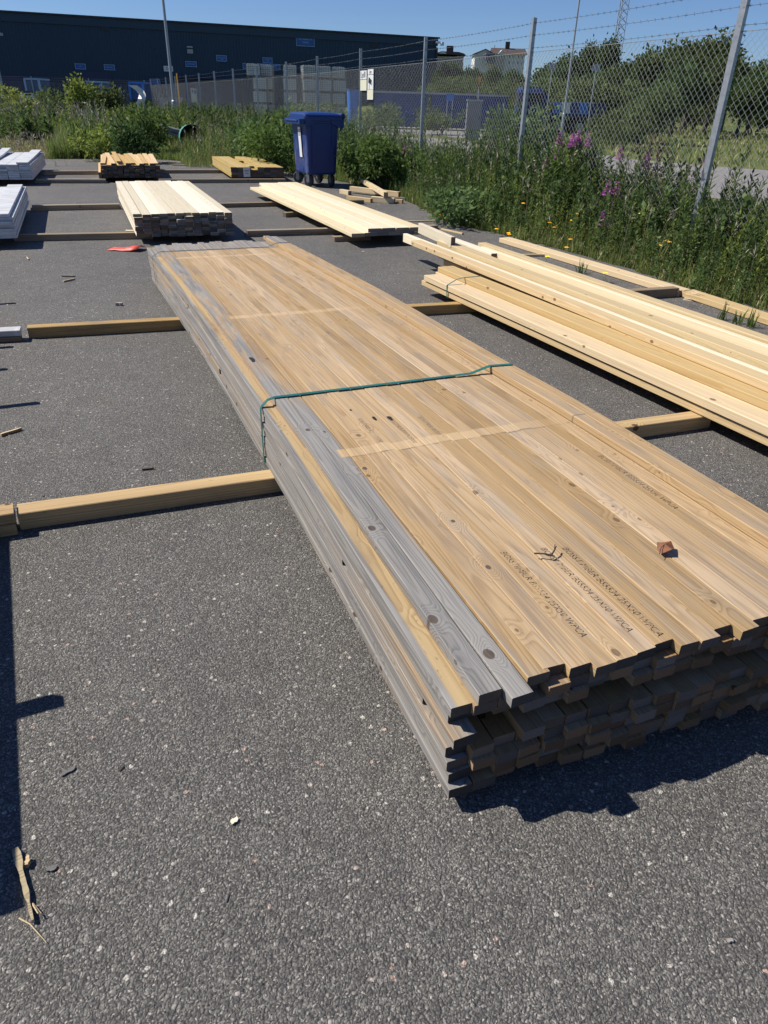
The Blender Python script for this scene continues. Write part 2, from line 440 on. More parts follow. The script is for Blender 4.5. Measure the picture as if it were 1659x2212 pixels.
M['stone_dark'] = plain('dark_stone', (0.05, 0.048, 0.045), 0.85, var=0.4, scale=40)
M['concrete'] = plain('concrete', (0.27, 0.26, 0.25), 0.85, var=0.2, scale=3)

def bin_mat():
    g = G('blue_plastic')
    p = g.tc.outputs['Object']
    n = g.noise(p, 5.0, 4.0, 0.65)
    n2 = g.noise(p, 60.0, 2.0)
    z = g.sep(p)[2]
    nx = g.sep(g.tc.outputs['Normal'])[0]
    col = g.mix(g.math('MULTIPLY', g.math('MULTIPLY', g.ss(n, 0.46, 0.62), g.ss(nx, -0.6, -0.9)), g.math('MULTIPLY', g.ss(z, 0.85, 0.5), 0.55)), (0.005, 0.030, 0.150), (0.10, 0.13, 0.24))
    return g.surf(col, g.math('MULTIPLY_ADD', n, 0.3, 0.28), g.bump(n2, 0.05, 0.002))
M['bin'] = bin_mat()

def asphalt():
    g = G('asphalt')
    p = g.tc.outputs['Object']
    wv = g.vmath('SUBTRACT', g.noise(p, 60.0, 2.0, col=True), (0.5, 0.5, 0.5))
    pw = g.vmath('ADD', p, g.mul(wv, (0.012, 0.012, 0.0)))
    a = g.vor(pw, 185.0); b = g.vor(pw, 360.0); c = g.vor(pw, 75.0)
    ca = g.sep(a.outputs['Color']); cb = g.sep(b.outputs['Color']); cc = g.sep(c.outputs['Color'])
    warm = (1.05, 1.0, 0.93)
    chips = g.ramp(ca[0], [(0.0, (0.038, 0.037, 0.036)), (0.3, (0.056, 0.054, 0.052)), (0.58, (0.078, 0.075, 0.071)), (0.82, (0.110, 0.106, 0.099)), (0.975, (0.15, 0.144, 0.134)), (1.0, (0.25, 0.235, 0.22))])
    small = g.ramp(cb[0], [(0.0, (0.036, 0.035, 0.034)), (0.5, (0.062, 0.060, 0.057)), (0.85, (0.10, 0.097, 0.09)), (1.0, (0.22, 0.205, 0.19))])
    col = g.mix(g.ss(ca[1], 0.35, 0.55), chips, small)
    pink = g.math('MULTIPLY', g.ss(cc[2], 0.984, 0.988), g.ss(c.outputs['Distance'], 0.45, 0.3))
    col = g.mix(pink, col, g.mix(g.ss(cc[0], 0.1, 0.5), (0.27, 0.19, 0.155), (0.30, 0.29, 0.265)))
    gap = g.ss(a.outputs['Distance'], 0.42, 0.72)
    col = g.mix(g.math('MULTIPLY', gap, 0.6), col, (0.024, 0.024, 0.024))
    big = g.noise(p, 0.7, 5.0, 0.6); mid = g.noise(p, 6.0, 4.0, 0.6)
    val = g.math('ADD', g.math('MULTIPLY', big, 0.65), g.math('MULTIPLY', mid, 0.45))
    col = g.hsv(col, 0.5, 1.0, g.math('MULTIPLY_ADD', val, 1.55, 0.62))
    oil = g.noise(g.vmath('ADD', p, (3.1, 9.4, 0)), 0.9, 5.0, 0.7)
    col = g.mix(g.math('MULTIPLY', g.ss(oil, 0.60, 0.74), 0.38), col, (0.030, 0.029, 0.029))
    col = g.mix(g.math('MULTIPLY', g.ss(oil, 0.40, 0.28), 0.28), col, (0.125, 0.12, 0.11))
    # pale dust and faint brown stains
    st = g.noise(g.vmath('ADD', p, (7.3, 1.1, 0)), 1.6, 4.0, 0.6)
    col = g.mix(g.math('MULTIPLY', g.ss(st, 0.62, 0.78), 0.22), col, (0.11, 0.082, 0.058))
    col = g.mix(1.0, col, (1.30, 1.265, 1.205), 'MULTIPLY')
    h = g.math('ADD', g.math('MULTIPLY', a.outputs['Distance'], -1.0), g.math('MULTIPLY', g.math('ADD', b.outputs['Distance'], cb[1]), -0.35))
    h = g.math('ADD', h, g.math('MULTIPLY', ca[2], 0.5))
    return g.surf(col, g.math('MULTIPLY_ADD', ca[1], 0.25, 0.62), g.bump(h, 0.9, 0.0032), spec=0.4)
M['asphalt'] = asphalt()

def soil():
    g = G('grassy_soil')
    p = g.tc.outputs['Object']
    n = g.noise(p, 0.35, 5.0, 0.6); n2 = g.noise(p, 9.0, 4.0, 0.65)
    col = g.mix(g.ss(n, 0.40, 0.60), (0.055, 0.075, 0.022), (0.135, 0.115, 0.055))
    col = g.mix(g.ss(n2, 0.45, 0.7), col, (0.075, 0.06, 0.035))
    return g.surf(col, 0.95, g.bump(n2, 0.6, 0.05), spec=0.2)
M['soil'] = soil()
def meadow():
    g = G('meadow_turf')
    p = g.tc.outputs['Object']
    n = g.noise(p, 0.25, 5.0, 0.6); n2 = g.noise(p, 3.0, 5.0, 0.7)
    col = g.mix(g.ss(n, 0.38, 0.62), (0.07, 0.105, 0.022), (0.135, 0.145, 0.04))
    col = g.mix(g.ss(n2, 0.5, 0.75), col, (0.16, 0.13, 0.07))
    return g.surf(col, 0.95, g.bump(n2, 0.8, 0.1), spec=0.2)
M['meadow'] = meadow()
M['dry'] = plain('dry_ground', (0.17, 0.135, 0.085), 0.95, var=0.35, scale=3.0, bumpy=0.6)
M['roadway'] = plain('pale_road', (0.22, 0.205, 0.19), 0.9, var=0.18, scale=1.2, bumpy=0.2)

def leafmat(name, a, b, tr=0.4, rough=0.5, scale=7.0):
    g = G(name)
    p = g.tc.outputs['Object']
    isl = g.n('ShaderNodeNewGeometry').outputs['Random Per Island']
    n = g.noise(p, scale, 3.0, 0.6)
    f = g.math('ADD', g.math('MULTIPLY', isl, 0.6), g.math('MULTIPLY', n, 0.5))
    col = g.mix(g.lin(f, 0.2, 0.9, 0, 1), a, b)
    r = g.rand()
    col = g.hsv(col, g.math('MULTIPLY_ADD', r, 0.03, 0.485), 0.95, g.math('MULTIPLY_ADD', r, 0.4, 1.55))
    return g.surf(col, rough + 0.12, trans=tr, spec=0.15)
M['lf'] = leafmat('weed_leaf', (0.030, 0.058, 0.012), (0.085, 0.125, 0.026))
M['lf2'] = leafmat('broad_leaf', (0.034, 0.070, 0.020), (0.105, 0.145, 0.045), rough=0.4)
M['lf3'] = leafmat('yellowish_leaf', (0.075, 0.11, 0.018), (0.17, 0.20, 0.035))
M['lfd'] = leafmat('dark_leaf', (0.016, 0.034, 0.010), (0.05, 0.078, 0.022))
M['tree'] = leafmat('tree_leaf', (0.016, 0.034, 0.009), (0.066, 0.094, 0.024), scale=0.8)
M['tree2'] = leafmat('willow_leaf', (0.028, 0.050, 0.014), (0.095, 0.120, 0.036), scale=0.8)
M['grass'] = leafmat('grass_blade', (0.05, 0.075, 0.016), (0.15, 0.17, 0.045), scale=2.0)
M['grassdry'] = leafmat('dry_stalk', (0.17, 0.135, 0.07), (0.32, 0.27, 0.16), scale=2.0, tr=0.15)
M['seed'] = leafmat('seed_head', (0.13, 0.12, 0.08), (0.24, 0.22, 0.17), scale=2.0, tr=0.15)
M['mag'] = leafmat('fireweed_petal', (0.21, 0.055, 0.185), (0.40, 0.15, 0.33), tr=0.3)
M['yel'] = leafmat('yellow_petal', (0.75, 0.42, 0.005), (0.85, 0.58, 0.01), tr=0.2)
M['wht'] = leafmat('white_floret', (0.5, 0.5, 0.36), (0.68, 0.68, 0.55), tr=0.2)
M['brown'] = leafmat('brown_seed_head', (0.04, 0.025, 0.015), (0.10, 0.06, 0.04), tr=0.1)
M['stem'] = plain('green_stem', (0.07, 0.09, 0.03), 0.7, var=0.3)
M['bark'] = plain('tree_bark', (0.075, 0.06, 0.045), 0.9, var=0.4, scale=4, bumpy=0.5)

# ================================================================== THE SETTING
def sheet(name, poly, z, mat, label=None):
    me = bpy.data.meshes.new(name)
    me.from_pydata([(p[0], p[1], z) for p in poly], [], [tuple(range(len(poly)))])
    me.materials.append(mat)
    o = put(name, me)
    return tag(o, label, kind='structure')
sheet('ground', [(-900, -300), (900, -300), (900, 1400), (-900, 1400)], -0.020, M['soil'])
edge_px = [(1760, 700), (1560, 645), (1400, 592), (1240, 548), (1085, 506), (1010, 492), (945, 470), (905, 448), (868, 425), (800, 404), (735, 392), (620, 372), (520, 358), (430, 350), (330, 344), (200, 343), (90, 344), (0, 350), (-200, 362)]
edge = [at(*p) for p in edge_px]
EDGE = []
for a, b in zip(edge, edge[1:]):
    n = max(2, int((b - a).length / 0.12))
    for i in range(n):
        q = a.lerp(b, i / n)
        EDGE.append((q.x + rng.normal(0, 0.03), q.y + rng.normal(0, 0.03)))
sheet('asphalt_yard', [(12, -8), (12, edge[0].y - 6), (edge[0].x + 0.4, edge[0].y - 1)] + EDGE + [(-22, 14), (-22, -8)], 0.0, M['asphalt'])
FA = math.radians(20.0)                       # direction of the chain link fence
FD = Vector((-math.sin(FA), math.cos(FA), 0)); FN = Vector((FD.y, -FD.x, 0))
P1 = Vector((3.248, 8.192, 0))
def fpt(s, o, z=0.0):
    p = P1 + FD * s + FN * o
    return Vector((p.x, p.y, z))
# pale service road and meadow beyond the fence
sheet('meadow', [fpt(-14, 1.6), fpt(90, 1.6), fpt(90, 90), fpt(-14, 90)], -0.014, M['meadow'])
ROAD = [at(*q) for q in ((700, 270), (829, 272), (1054, 280), (1180, 306), (1282, 330), (1369, 344), (1549, 359), (1700, 370), (1850, 380), (1850, 470), (1659, 442), (1549, 428), (1300, 390), (1059, 338), (940, 316), (829, 303), (700, 296))]
sheet('service_road', ROAD, -0.008, M['roadway'])
sheet('road_median', [at(*q) for q in ((760, 288), (940, 292), (1060, 304), (1130, 322), (1059, 312), (940, 298), (760, 291))], -0.004, M['meadow'])
def in_road(x, y):
    r = np.zeros(len(x), bool); n = len(ROAD)
    for i in range(n):
        x0, y0, x1, y1 = ROAD[i].x, ROAD[i].y, ROAD[(i + 1) % n].x, ROAD[(i + 1) % n].y
        c = ((y0 > y) != (y1 > y)); r ^= c & (x < (x1 - x0) * (y - y0) / (y1 - y0 + 1e-9) + x0)
    return r
a1, b1 = at(-260, 342), at(92, 333); 
sheet('bare_patch', [at(-300, 345), at(60, 341), at(200, 340), at(150, 325), at(75, 305), at(85, 280), at(-60, 270), at(-300, 275)], -0.010, M['dry'])

# wooded hill behind the yard
def hill():
    X = np.linspace(-60, 260, 54); Y = np.linspace(62, 330, 46)
    V = []; 
    for y in Y:
        for x in X:
            t = min(1, max(0, (y - 66) / 110.0)); u = min(1, max(0, (x + 22 + (y - 66) * 0.12) / 30.0))
            h = 4.6 * (t * t * (3 - 2 * t)) * (u * u * (3 - 2 * u))
            V.append((x, y, h - 0.3 + 0.35 * math.sin(x * 0.21 + y * 0.13) * t))
    nx = len(X); F = [(j * nx + i, j * nx + i + 1, (j + 1) * nx + i + 1, (j + 1) * nx + i) for j in range(len(Y) - 1) for i in range(nx - 1)]
    me = fast_mesh('hill', np.array(V), np.array(F), [M['meadow']], smooth=True)
    return tag(put('hill', me), kind='structure')
hill()
def hill_z(x, y):
    t = min(1, max(0, (y - 66) / 110.0)); u = min(1, max(0, (x + 22 + (y - 66) * 0.12) / 30.0))
    return max(0, 4.6 * (t * t * (3 - 2 * t)) * (u * u * (3 - 2 * u)) - 0.3)

# ------------------------------------------------------------------ blue warehouse
def cladding_mat():
    g = G('blue_cladding')
    p = g.tc.outputs['Object']
    n = g.noise(g.mul(p, (1.0, 1.0, 0.15)), 0.5, 3.0); n2 = g.noise(p, 2.0, 4.0)
    col = g.mix(n, (0.013, 0.040, 0.078), (0.020, 0.054, 0.098))
    col = g.mix(g.math('MULTIPLY', n2, 0.3), col, (0.02, 0.045, 0.06))
    return g.surf(col, 0.42, spec=0.4)
M['clad'] = cladding_mat()
M['clad_edge'] = plain('dark_roof_trim', (0.018, 0.022, 0.03), 0.5)
M['door_blue'] = plain('blue_steel_door', (0.008, 0.022, 0.075), 0.45, var=0.1, scale=1.0)
M['sign_blue'] = plain('blue_sign_face', (0.022, 0.10, 0.33), 0.5, var=0.06)
M['sign_pale'] = plain('pale_blue_print', (0.30, 0.45, 0.62), 0.5)
WA, WB = atd(944, 82, 116.0), atd(0, 25, 97.0)
WTOP = WA.z
WA = Vector((WA.x, WA.y, 0)); WB = Vector((WB.x, WB.y, 0))
WU = (WB - WA).normalized()                   # along the wall, towards the left
WN = Vector((-WU.y, WU.x, 0))                 # outward
if WN.y > 0: WN = -WN
WL = (WB - WA).length + 26.0
wrz = math.atan2(WU.y, WU.x)
def onwall(px, py, off=0.0):
    d = ray(px, py); o = Vector((0, 0, CAM_H))
    t = ((WA + WN * off - o).dot(WN)) / d.dot(WN)
    q = o + d * t
    return (q - WA).dot(WU), q.z
wh = thing('warehouse', 'long dark blue corrugated warehouse behind the weedy ground', 'warehouse', WA)
def wpt(u, off, z): return WU * u + WN * off + Vector((0, 0, z))
# corrugated wall: a zigzag sheet
def clad():
    n = int(WL / 0.36); V = []; F = []
    for i in range(n):
        u = i * 0.36
        for du, o in ((0, 0), (0.14, 0), (0.18, 0.055), (0.32, 0.055)):
            for z in (-0.2, WTOP - 0.95): V.append(wpt(u + du, o, z))
    m = n * 4
    F = [(2 * i, 2 * i + 1, 2 * i + 3, 2 * i + 2) for i in range(m - 1)]
    mb = MB(); mb.add(V, F)
    return mb.build('cladding', M['clad'], wh, fix=False)
clad()
mb = MB(); c = wpt(WL / 2, -14.0, (WTOP - 0.4) / 2 - 0.2)
mb.box(c, (WL - 0.1, 27.9, WTOP - 0.5), wrz); mb.build('hall', M['clad'], wh)
mb = MB(); mb.box(wpt(WL / 2, 0.05, WTOP - 0.48), (WL + 0.2, 0.3, 0.9), wrz); mb.build('eaves_panel', M['clad'], wh)
mb = MB(); mb.box(wpt(WL / 2, -13.8, WTOP - 0.01), (WL + 0.5, 28.6, 0.16), wrz); mb.build('roof', M['clad_edge'], wh)
mb = MB(); mb.box(wpt(0.0, 0.06, WTOP / 2 - 0.6), (0.3, 0.26, WTOP - 1.0), wrz); mb.build('corner_trim', M['clad_edge'], wh)
def wall_box(name, px0, py0, px1, py1, mat, off=0.09, th=0.08, parent=wh):
    u0, z1 = onwall(px0, py0, off); u1, _ = onwall(px1, py0, off); _, z0 = onwall(px0, py1, off)
    z0 = max(z0, 0.0)
    mb = MB(); mb.box(wpt((u0 + u1) / 2, off, (z0 + z1) / 2), (abs(u1 - u0), th, z1 - z0), wrz)
    return mb.build(name, mat, parent)
wall_box('dock_door', 168, 153, 238, 215, M['door_blue'])
wall_box('dock_door', 362, 168, 515, 220, M['door_blue'])
wall_box('dock_door', 0, 160, 60, 215, M['door_blue'])
for q in ((217, 50, 233, 66), (801, 88, 815, 102)): wall_box('vent', *q, M['clad_edge'])
mb = MB(); u, z = onwall(368, 166, 0.5); u2, _ = onwall(515, 172, 0.5)
mb.box(wpt((u + u2) / 2, 0.5, z), (abs(u2 - u), 0.9, 0.12), wrz); mb.build('canopy', M['door_blue'], wh)
mb = MB(); u, z = onwall(944, 92, 0.3); mb.box(wpt(u, 0.5, z), (0.5, 0.7, 0.25), wrz); mb.box(wpt(u - 0.55, 0.85, z - 0.15), (0.35, 0.4, 0.4), wrz)
mb.build('flood_lamp', M['white'], wh)

FONT_ROT = Matrix((( -WU.x, 0, WN.x, 0), (-WU.y, 0, WN.y, 0), (0, 1, 0, 0), (0, 0, 0, 1)))   # text reads from the yard
def text_obj(name, body, size, mat, parent, M4, extrude=0.0, shear=0.0, sx=1.0, align='CENTER'):
    cu = bpy.data.curves.new(name, 'FONT'); cu.body = body; cu.size = size; cu.extrude = extrude; cu.shear = shear
    cu.align_x = align; cu.align_y = 'CENTER'; cu.resolution_u = 2
    cu.materials.append(mat)
    tmp = bpy.data.objects.new('tmp', cu); COL.objects.link(tmp)
    bpy.context.view_layer.update()
    me = bpy.data.meshes.new_from_object(tmp.evaluated_get(bpy.context.evaluated_depsgraph_get()))
    bpy.data.objects.remove(tmp); me.name = name
    if not me.materials: me.materials.append(mat)
    o = put(name, me, parent); o.matrix_local = M4 @ Matrix.Diagonal((sx, 1, 1, 1))
    return o
def wall_sign(label, px0, py0, px1, py1, lines, face='sign_blue', ink='sign_pale', frame=True, name='wall_sign', sx=1.0):
    off = 0.13
    u0, z1 = onwall(px0, py0, off); u1, _ = onwall(px1, py0, off); _, z0 = onwall(px0, py1, off)
    W, H = abs(u1 - u0), z1 - z0
    t = thing(name, label, 'sign', WA + wpt((u0 + u1) / 2, off, z0), wrz, group='signs on the warehouse wall')
    mb = MB(); mb.box((0, 0, H / 2), (W, 0.04, H)); mb.build('panel', M[face], t)
    if frame:
        mb = MB(); e = 0.05
        for zz in (e / 2, H - e / 2): mb.box((0, 0, zz), (W + 0.02, 0.07, e))
        for xx in (-W / 2 + e / 2, W / 2 - e / 2): mb.box((xx, 0, H / 2), (e, 0.066, H - 2 * e))
        mb.build('frame', M['sign_pale'], t)
    R = Matrix(((-1, 0, 0, 0), (0, 0, 1, 0), (0, 1, 0, 0), (0, 0, 0, 1)))
    # the sign's local +Y may face the hall: pick the side turned to the yard
    side = 1 if (Matrix.Rotation(wrz, 4, 'Z') @ Vector((0, 1, 0))).dot(WN) > 0 else -1
    if side < 0: R = Matrix(((1, 0, 0, 0), (0, 0, -1, 0), (0, 1, 0, 0), (0, 0, 0, 1)))
    for zf, size, body in lines:
        text_obj('lettering', body, size * H, M[ink], t, Matrix.Translation((0, side * 0.026, zf * H)) @ R, sx=sx)
    return t
wall_sign('large blue two line sign high on the warehouse above the wire totes', 639, 73, 679, 99, [(0.60, 0.235, 'RETURBALLAR'), (0.32, 0.235, 'TORRA')], sx=0.92)
wall_sign('small blue sign at the upper corner of the dark dock door behind the bright sapling', 161, 137, 184, 149, [(0.5, 0.32, 'LIVE')])
wall_sign('small blue sign over the dock door corner nearer the lamp post', 224, 139, 247, 151, [(0.5, 0.32, 'SMÅGODS')])
wall_sign('low blue sign with two lines beside the white D3 plate', 323, 170, 345, 182, [(0.60, 0.26, 'INLÄMNING'), (0.3, 0.22, 'GODS')])
wall_sign('purplish blue sign under the grey wall light behind the lamp post', 400, 132, 424, 144, [(0.5, 0.28, 'RETURGODS')])
wall_sign('blue two line sign on bare cladding between lamp post and wire totes', 467, 119, 489, 132, [(0.60, 0.25, 'RETURGODS'), (0.32, 0.22, 'TORRT')])
wall_sign('blue sign half hidden behind the first stack of wire totes', 524, 136, 547, 148, [(0.5, 0.3, 'RETUR')])
wall_sign('upper blue sign of the cluster above the first wire totes', 567, 124, 588, 136, [(0.60, 0.25, 'RETURER'), (0.32, 0.22, 'KYL')])
wall_sign('lower blue sign of the cluster above the first wire totes', 556, 137, 578, 148, [(0.5, 0.3, 'FRYS')])
wall_sign('blue sign just beside the gap between the two groups of wire totes', 581, 138, 605, 149, [(0.5, 0.3, 'PALLAR')])
wall_sign('white plate with black D3 beside the tall lamp post', 353, 142, 373, 154, [(0.5, 0.75, 'D3')], 'white', 'sign_ink', False)
wl = thing('wall_light', 'small pale grey wall light with hood on the warehouse behind the lamp post', 'wall light', WA + wpt(onwall(410, 108, 0.1)[0], 0.1, onwall(410, 113, 0.1)[1]), wrz)
mb = MB(); mb.box((0, 0.06, 0.1), (0.7, 0.25, 0.45)); mb.build('housing', M['sign_grey'], wl)
mb = MB(); mb.box((0, 0.1, 0.55), (0.7, 0.4, 0.16)); mb.build('hood', M['galv'], wl)
# things standing in front of the warehouse
def trailer_box(label, px0, py0, px1, py1, Y, mats, depth=2.0):
    a, b = atd(px0, py0, Y), atd(px1, py0, Y); z1 = a.z; z0 = atd(px0, py1, Y).z
    t = thing('blue_container', label, 'container', ((a.x + b.x) / 2, Y + depth / 2, 0), group='blue boxes in front of the warehouse')
    W = b.x - a.x
    mb = MB(); mb.box((0, 0, (z0 + z1) / 2), (W, depth, z1 - z0)); mb.build('body', M[mats[0]], t)
    mb = MB(); mb.box((0, 0, z1 + 0.06), (W + 0.1, depth + 0.1, 0.12)); mb.build('top_rail', M[mats[1]], t)
    for s in (-1, 1):
        mb = MB(); mb.box((s * W / 2, -depth / 2, (z0 + z1) / 2), (0.14, 0.14, z1 - z0)); mb.build('corner_post', M[mats[1]], t)
    mb = MB(); mb.box((0, 0, z0 / 2), (W * 0.9, depth * 0.9, max(0.2, z0))); mb.build('underframe', M['black'], t)
    return t
M['steel_blue'] = plain('steel_blue_paint', (0.03, 0.09, 0.19), 0.45, var=0.3, scale=1.5)
M['mid_blue'] = plain('mid_blue_paint', (0.012, 0.055, 0.20), 0.45, var=0.2, scale=1.5)
M['bright_blue'] = plain('bright_blue_paint', (0.03, 0.18, 0.55), 0.45, var=0.15, scale=1.5)
M['navy'] = plain('navy_paint', (0.010, 0.030, 0.105), 0.5, var=0.25, scale=1.0)
trailer_box('blue container with pale rail seen over the sapling by the left fence signs', 53, 172, 83, 196, 66, ('steel_blue', 'sign_pale'))
trailer_box('blue container with pale rail behind the tall bright sapling', 187, 178, 218, 200, 66, ('steel_blue', 'sign_pale'))
trailer_box('tall bright blue box with a white torn foot on the weedy ground', 279, 180, 308, 214, 60, ('mid_blue', 'bright_blue'))
t = thing('plastic_sheet', 'torn white plastic sheet hanging at the foot of the bright blue box', 'plastic sheet', atd(284, 222, 59.6))
V = []; F = []
for i in range(7):
    for j in range(3):
        V.append((0.35 * math.sin(i * 0.9) + j * 0.28 + i * 0.13, -0.15 * math.cos(i * 1.7 + j), 1.1 - i * 0.28))
for i in range(6):
    for j in range(2): F.append((i * 3 + j, i * 3 + j + 1, i * 3 + j + 4, i * 3 + j + 3))
mb = MB(); mb.add(V, F); o = mb.build('sheet', M['white'], t, fix=False)
o.modifiers.new('thick', 'SOLIDIFY').thickness = 0.01
# low grey wall at the fence corner
a, b = atd(345, 212, 72), atd(392, 212, 72)
t = thing('concrete_wall', 'low pale grey concrete wall by the fence corner', 'wall', ((a.x + b.x) / 2, 72, 0))
mb = MB(); mb.box((0, 0, a.z / 2), (b.x - a.x, 0.4, a.z)); mb.build('wall_body', M['concrete'], t)
mb = MB(); mb.box((0, 0, a.z + 0.05), (b.x - a.x + 0.1, 0.5, 0.1)); mb.build('coping', M['concrete'], t)

# ------------------------------------------------------------------ wire totes
M['tank'] = plain('milky_plastic_tank', (0.72, 0.72, 0.69), 0.45, var=0.15, scale=3.0)
M['cage'] = plain('tote_cage', (0.20, 0.21, 0.22), 0.5, 0.3)
def make_tote(sx=1.2):
    t = thing('wire_tote', 'x', 'tote', group='stacked wire totes behind the fence')
    mb = MB(); mb.box((0, 0, 0.56), (sx - 0.08, 0.92, 0.80), taper=0.98)
    mb.box((0, 0, 0.985), (sx - 0.2, 0.8, 0.05)); mb.build('tank', M['tank'], t)
    mb = MB()
    for k in range(7):
        x = -sx / 2 + k * sx / 6
        for y in (-0.5, 0.5): mb.box((x, y, 0.56), (0.022, 0.022, 0.86))
    for k in range(6):
        y = -0.5 + k * 0.2
        for x in (-sx / 2, sx / 2): mb.box((x, y + 0.001, 0.56), (0.021, 0.021, 0.855))
    for k in range(6):
        z = 0.15 + k * 0.164
        for y in (-0.5, 0.5): mb.box((0, y, z), (sx, 0.03, 0.024))
        for x in (-sx / 2, sx / 2): mb.box((x, 0, z), (0.03, 1.0, 0.023))
    mb.build('cage', M['cage'], t)
    mb = MB()
    for x in (-sx / 2 + 0.08, 0, sx / 2 - 0.08): mb.box((x, 0, 0.05), (0.14, 1.0, 0.09))
    mb.box((0, 0, 0.115), (sx, 1.0, 0.03)); mb.build('pallet', M['old'], t)
    mb = MB(); mb.tube([(0.1, 0, 1.0), (0.1, 0, 1.04)], 0.11, 10); mb.build('lid', M['cage'], t)
    return t
tote0 = make_tote()
tz = 1.04
totes = []
cols = [(551, 2, 75, 0.10, 'in the first stack by the lamp post'), (577, 3, 76, -0.05, 'in the second stack, darker and half shaded'), (627, 4, 75, 0.12, 'in the narrow stack after the gap'),
        (668, 4, 74.5, 0.3, 'in the stack behind the blue wheelie bin lid'), (702, 4, 75.5, -0.04, 'in the stack next to the leaning fence post'), (733, 4, 76, 0.06, 'in the last stack towards the yellow fence signs')]
words4 = ['bottom tote', 'second tote from the ground', 'third tote from the ground', 'top tote']
first = True
for px, n0, Y, rz, where in cols:
    for k in range(4):
        if px == 551 and k == 0: pass
        o = tote0 if first else copy_tree(tote0)
        first = False
        p = atd(px, 200, Y)
        o.location = (p.x + (0.5 if px == 551 and k < 3 else 0) + rng.normal(0, 0.04), Y + rng.normal(0, 0.05), k * tz + 0.02)
        o.rotation_euler.z = rz + rng.normal(0, 0.02)
        o['label'] = f'grey caged {words4[k]} {where}'

# ------------------------------------------------------------------ blue skips, truck, road sign behind the right fence
M['skip'] = plain('dark_blue_skip_paint', (0.010, 0.050, 0.21), 0.5, var=0.3, scale=2.0)
def skip(label, px0, px1, pyt, Y, mat='skip', H=None):
    a, b = atd(px0, pyt, Y), atd(px1, pyt + (px1 - px0) * 0.03, Y)
    W = b.x - a.x; H = a.z
    t = thing('steel_skip', label, 'skip', ((a.x + b.x) / 2, Y + 1.2, 0), group='blue skips beyond the fence')
    mb = MB(); mb.box((0, 0, H * 0.5 + 0.05), (W - 0.15, 2.3, H - 0.16)); mb.build('body', M[mat], t)
    n = max(2, int(W / 0.7))
    for i in range(n + 1):
        mb = MB(); mb.box((-W / 2 + 0.1 + i * (W - 0.2) / n, -1.2, H * 0.5), (0.10, 0.12, H - 0.2)); mb.build('rib', M[mat], t)
    mb = MB()
    for y in (-1.2, 1.2): mb.box((0, y, H - 0.04), (W, 0.14, 0.11))
    for x in (-W / 2, W / 2): mb.box((x, 0, H - 0.045), (0.14, 2.3, 0.10))
    mb.build('rim', M['galv'], t)
    return t
skip('dark blue skip nearest the yellow fence signs, pale rim', 806, 928, 196, 52)
skip('dark blue skip behind the post to the right of the fence signs', 932, 1030, 200, 52)
skip('farthest dark blue skip, beside the leafy bush at the fence', 1034, 1100, 204, 52)
def blue_sign(label, px0, px1, py0, py1, Y, mat):
    a, b = atd(px0, py0, Y), atd(px1, py1, Y)
    t = thing('blue_board', label, 'board', ((a.x + b.x) / 2, Y, 0))
    mb = MB(); mb.box((0, -0.05, (a.z + b.z) / 2), (b.x - a.x, 0.04, a.z - b.z)); mb.build('face', M[mat], t)
    for s in (-1, 1):
        mb = MB(); mb.tube([(s * (b.x - a.x) * 0.35, 0, 0), (s * (b.x - a.x) * 0.35, 0, a.z)], 0.03, 6); mb.build('leg', M['galv'], t)
    return t
blue_sign('light blue square board in front of the dark skip', 965, 980, 202, 218, 51, 'bright_blue')
# light blue drum
p = atd(767, 240, 53)
t = thing('blue_barrel', 'light blue plastic barrel tapering downwards behind the fence, next to the yellow signs', 'barrel', (p.x, 50, 0))
a = atd(767, 193, 50)
mb = MB(); mb.tube([(0, 0, 0.05), (0, 0, a.z * 0.5), (0, 0, a.z - 0.05)], [0.26, 0.31, 0.36], 16); mb.build('shell', M['bright_blue'], t, smooth=False)
mb = MB(); mb.tube([(0, 0, a.z - 0.05), (0, 0, a.z + 0.02)], 0.38, 16); mb.build('rim', M['steel_blue'], t)

p = atd(1180, 250, 50)
t = thing('flatbed_truck', 'blue flatbed truck with white and blue panels behind the fence bush', 'truck', (p.x, 50, 0))
xa, xb = atd(1118, 200, 50).x - p.x, atd(1300, 205, 50).x - p.x
zt = atd(1180, 205, 50).z
mb = MB(); mb.box((xa + 0.85, 0, 1.45), (1.6, 2.2, 1.7)); mb.box((xa + 0.72, 0, 2.3), (1.1, 2.0, 0.35), taper=1.2); mb.build('cab', M['navy'], t)
mb = MB(); mb.box((xa + 0.02, 0, 1.85), (0.06, 1.8, 0.65)); mb.build('windscreen', M['black'], t)
mb = MB(); mb.box((xa + 0.95, -1.11, 1.9), (0.8, 0.05, 0.55)); mb.build('side_window', M['black'], t)
mb = MB(); mb.box(((xa + xb) / 2 + 0.8, 0, 1.05), (xb - xa - 1.7, 2.3, 0.22)); mb.build('bed', M['navy'], t)
for i, mk in enumerate(['bright_blue', 'white', 'mid_blue', 'bright_blue', 'navy', 'navy']):
    L = (xb - xa - 1.9) / 6
    mb = MB(); mb.box((xa + 2.0 + L * (i + 0.5), -1.14, 1.45), (L - 0.05, 0.08, 0.55)); o = mb.build('side_board', M[mk], t)
    if mk == 'white': o['label'] = 'white side board'
mb = MB(); mb.box(((xa + xb) / 2 + 0.8, 1.1, 1.75), (xb - xa - 1.7, 0.06, 0.06)); mb.build('rail', M['galv'], t)
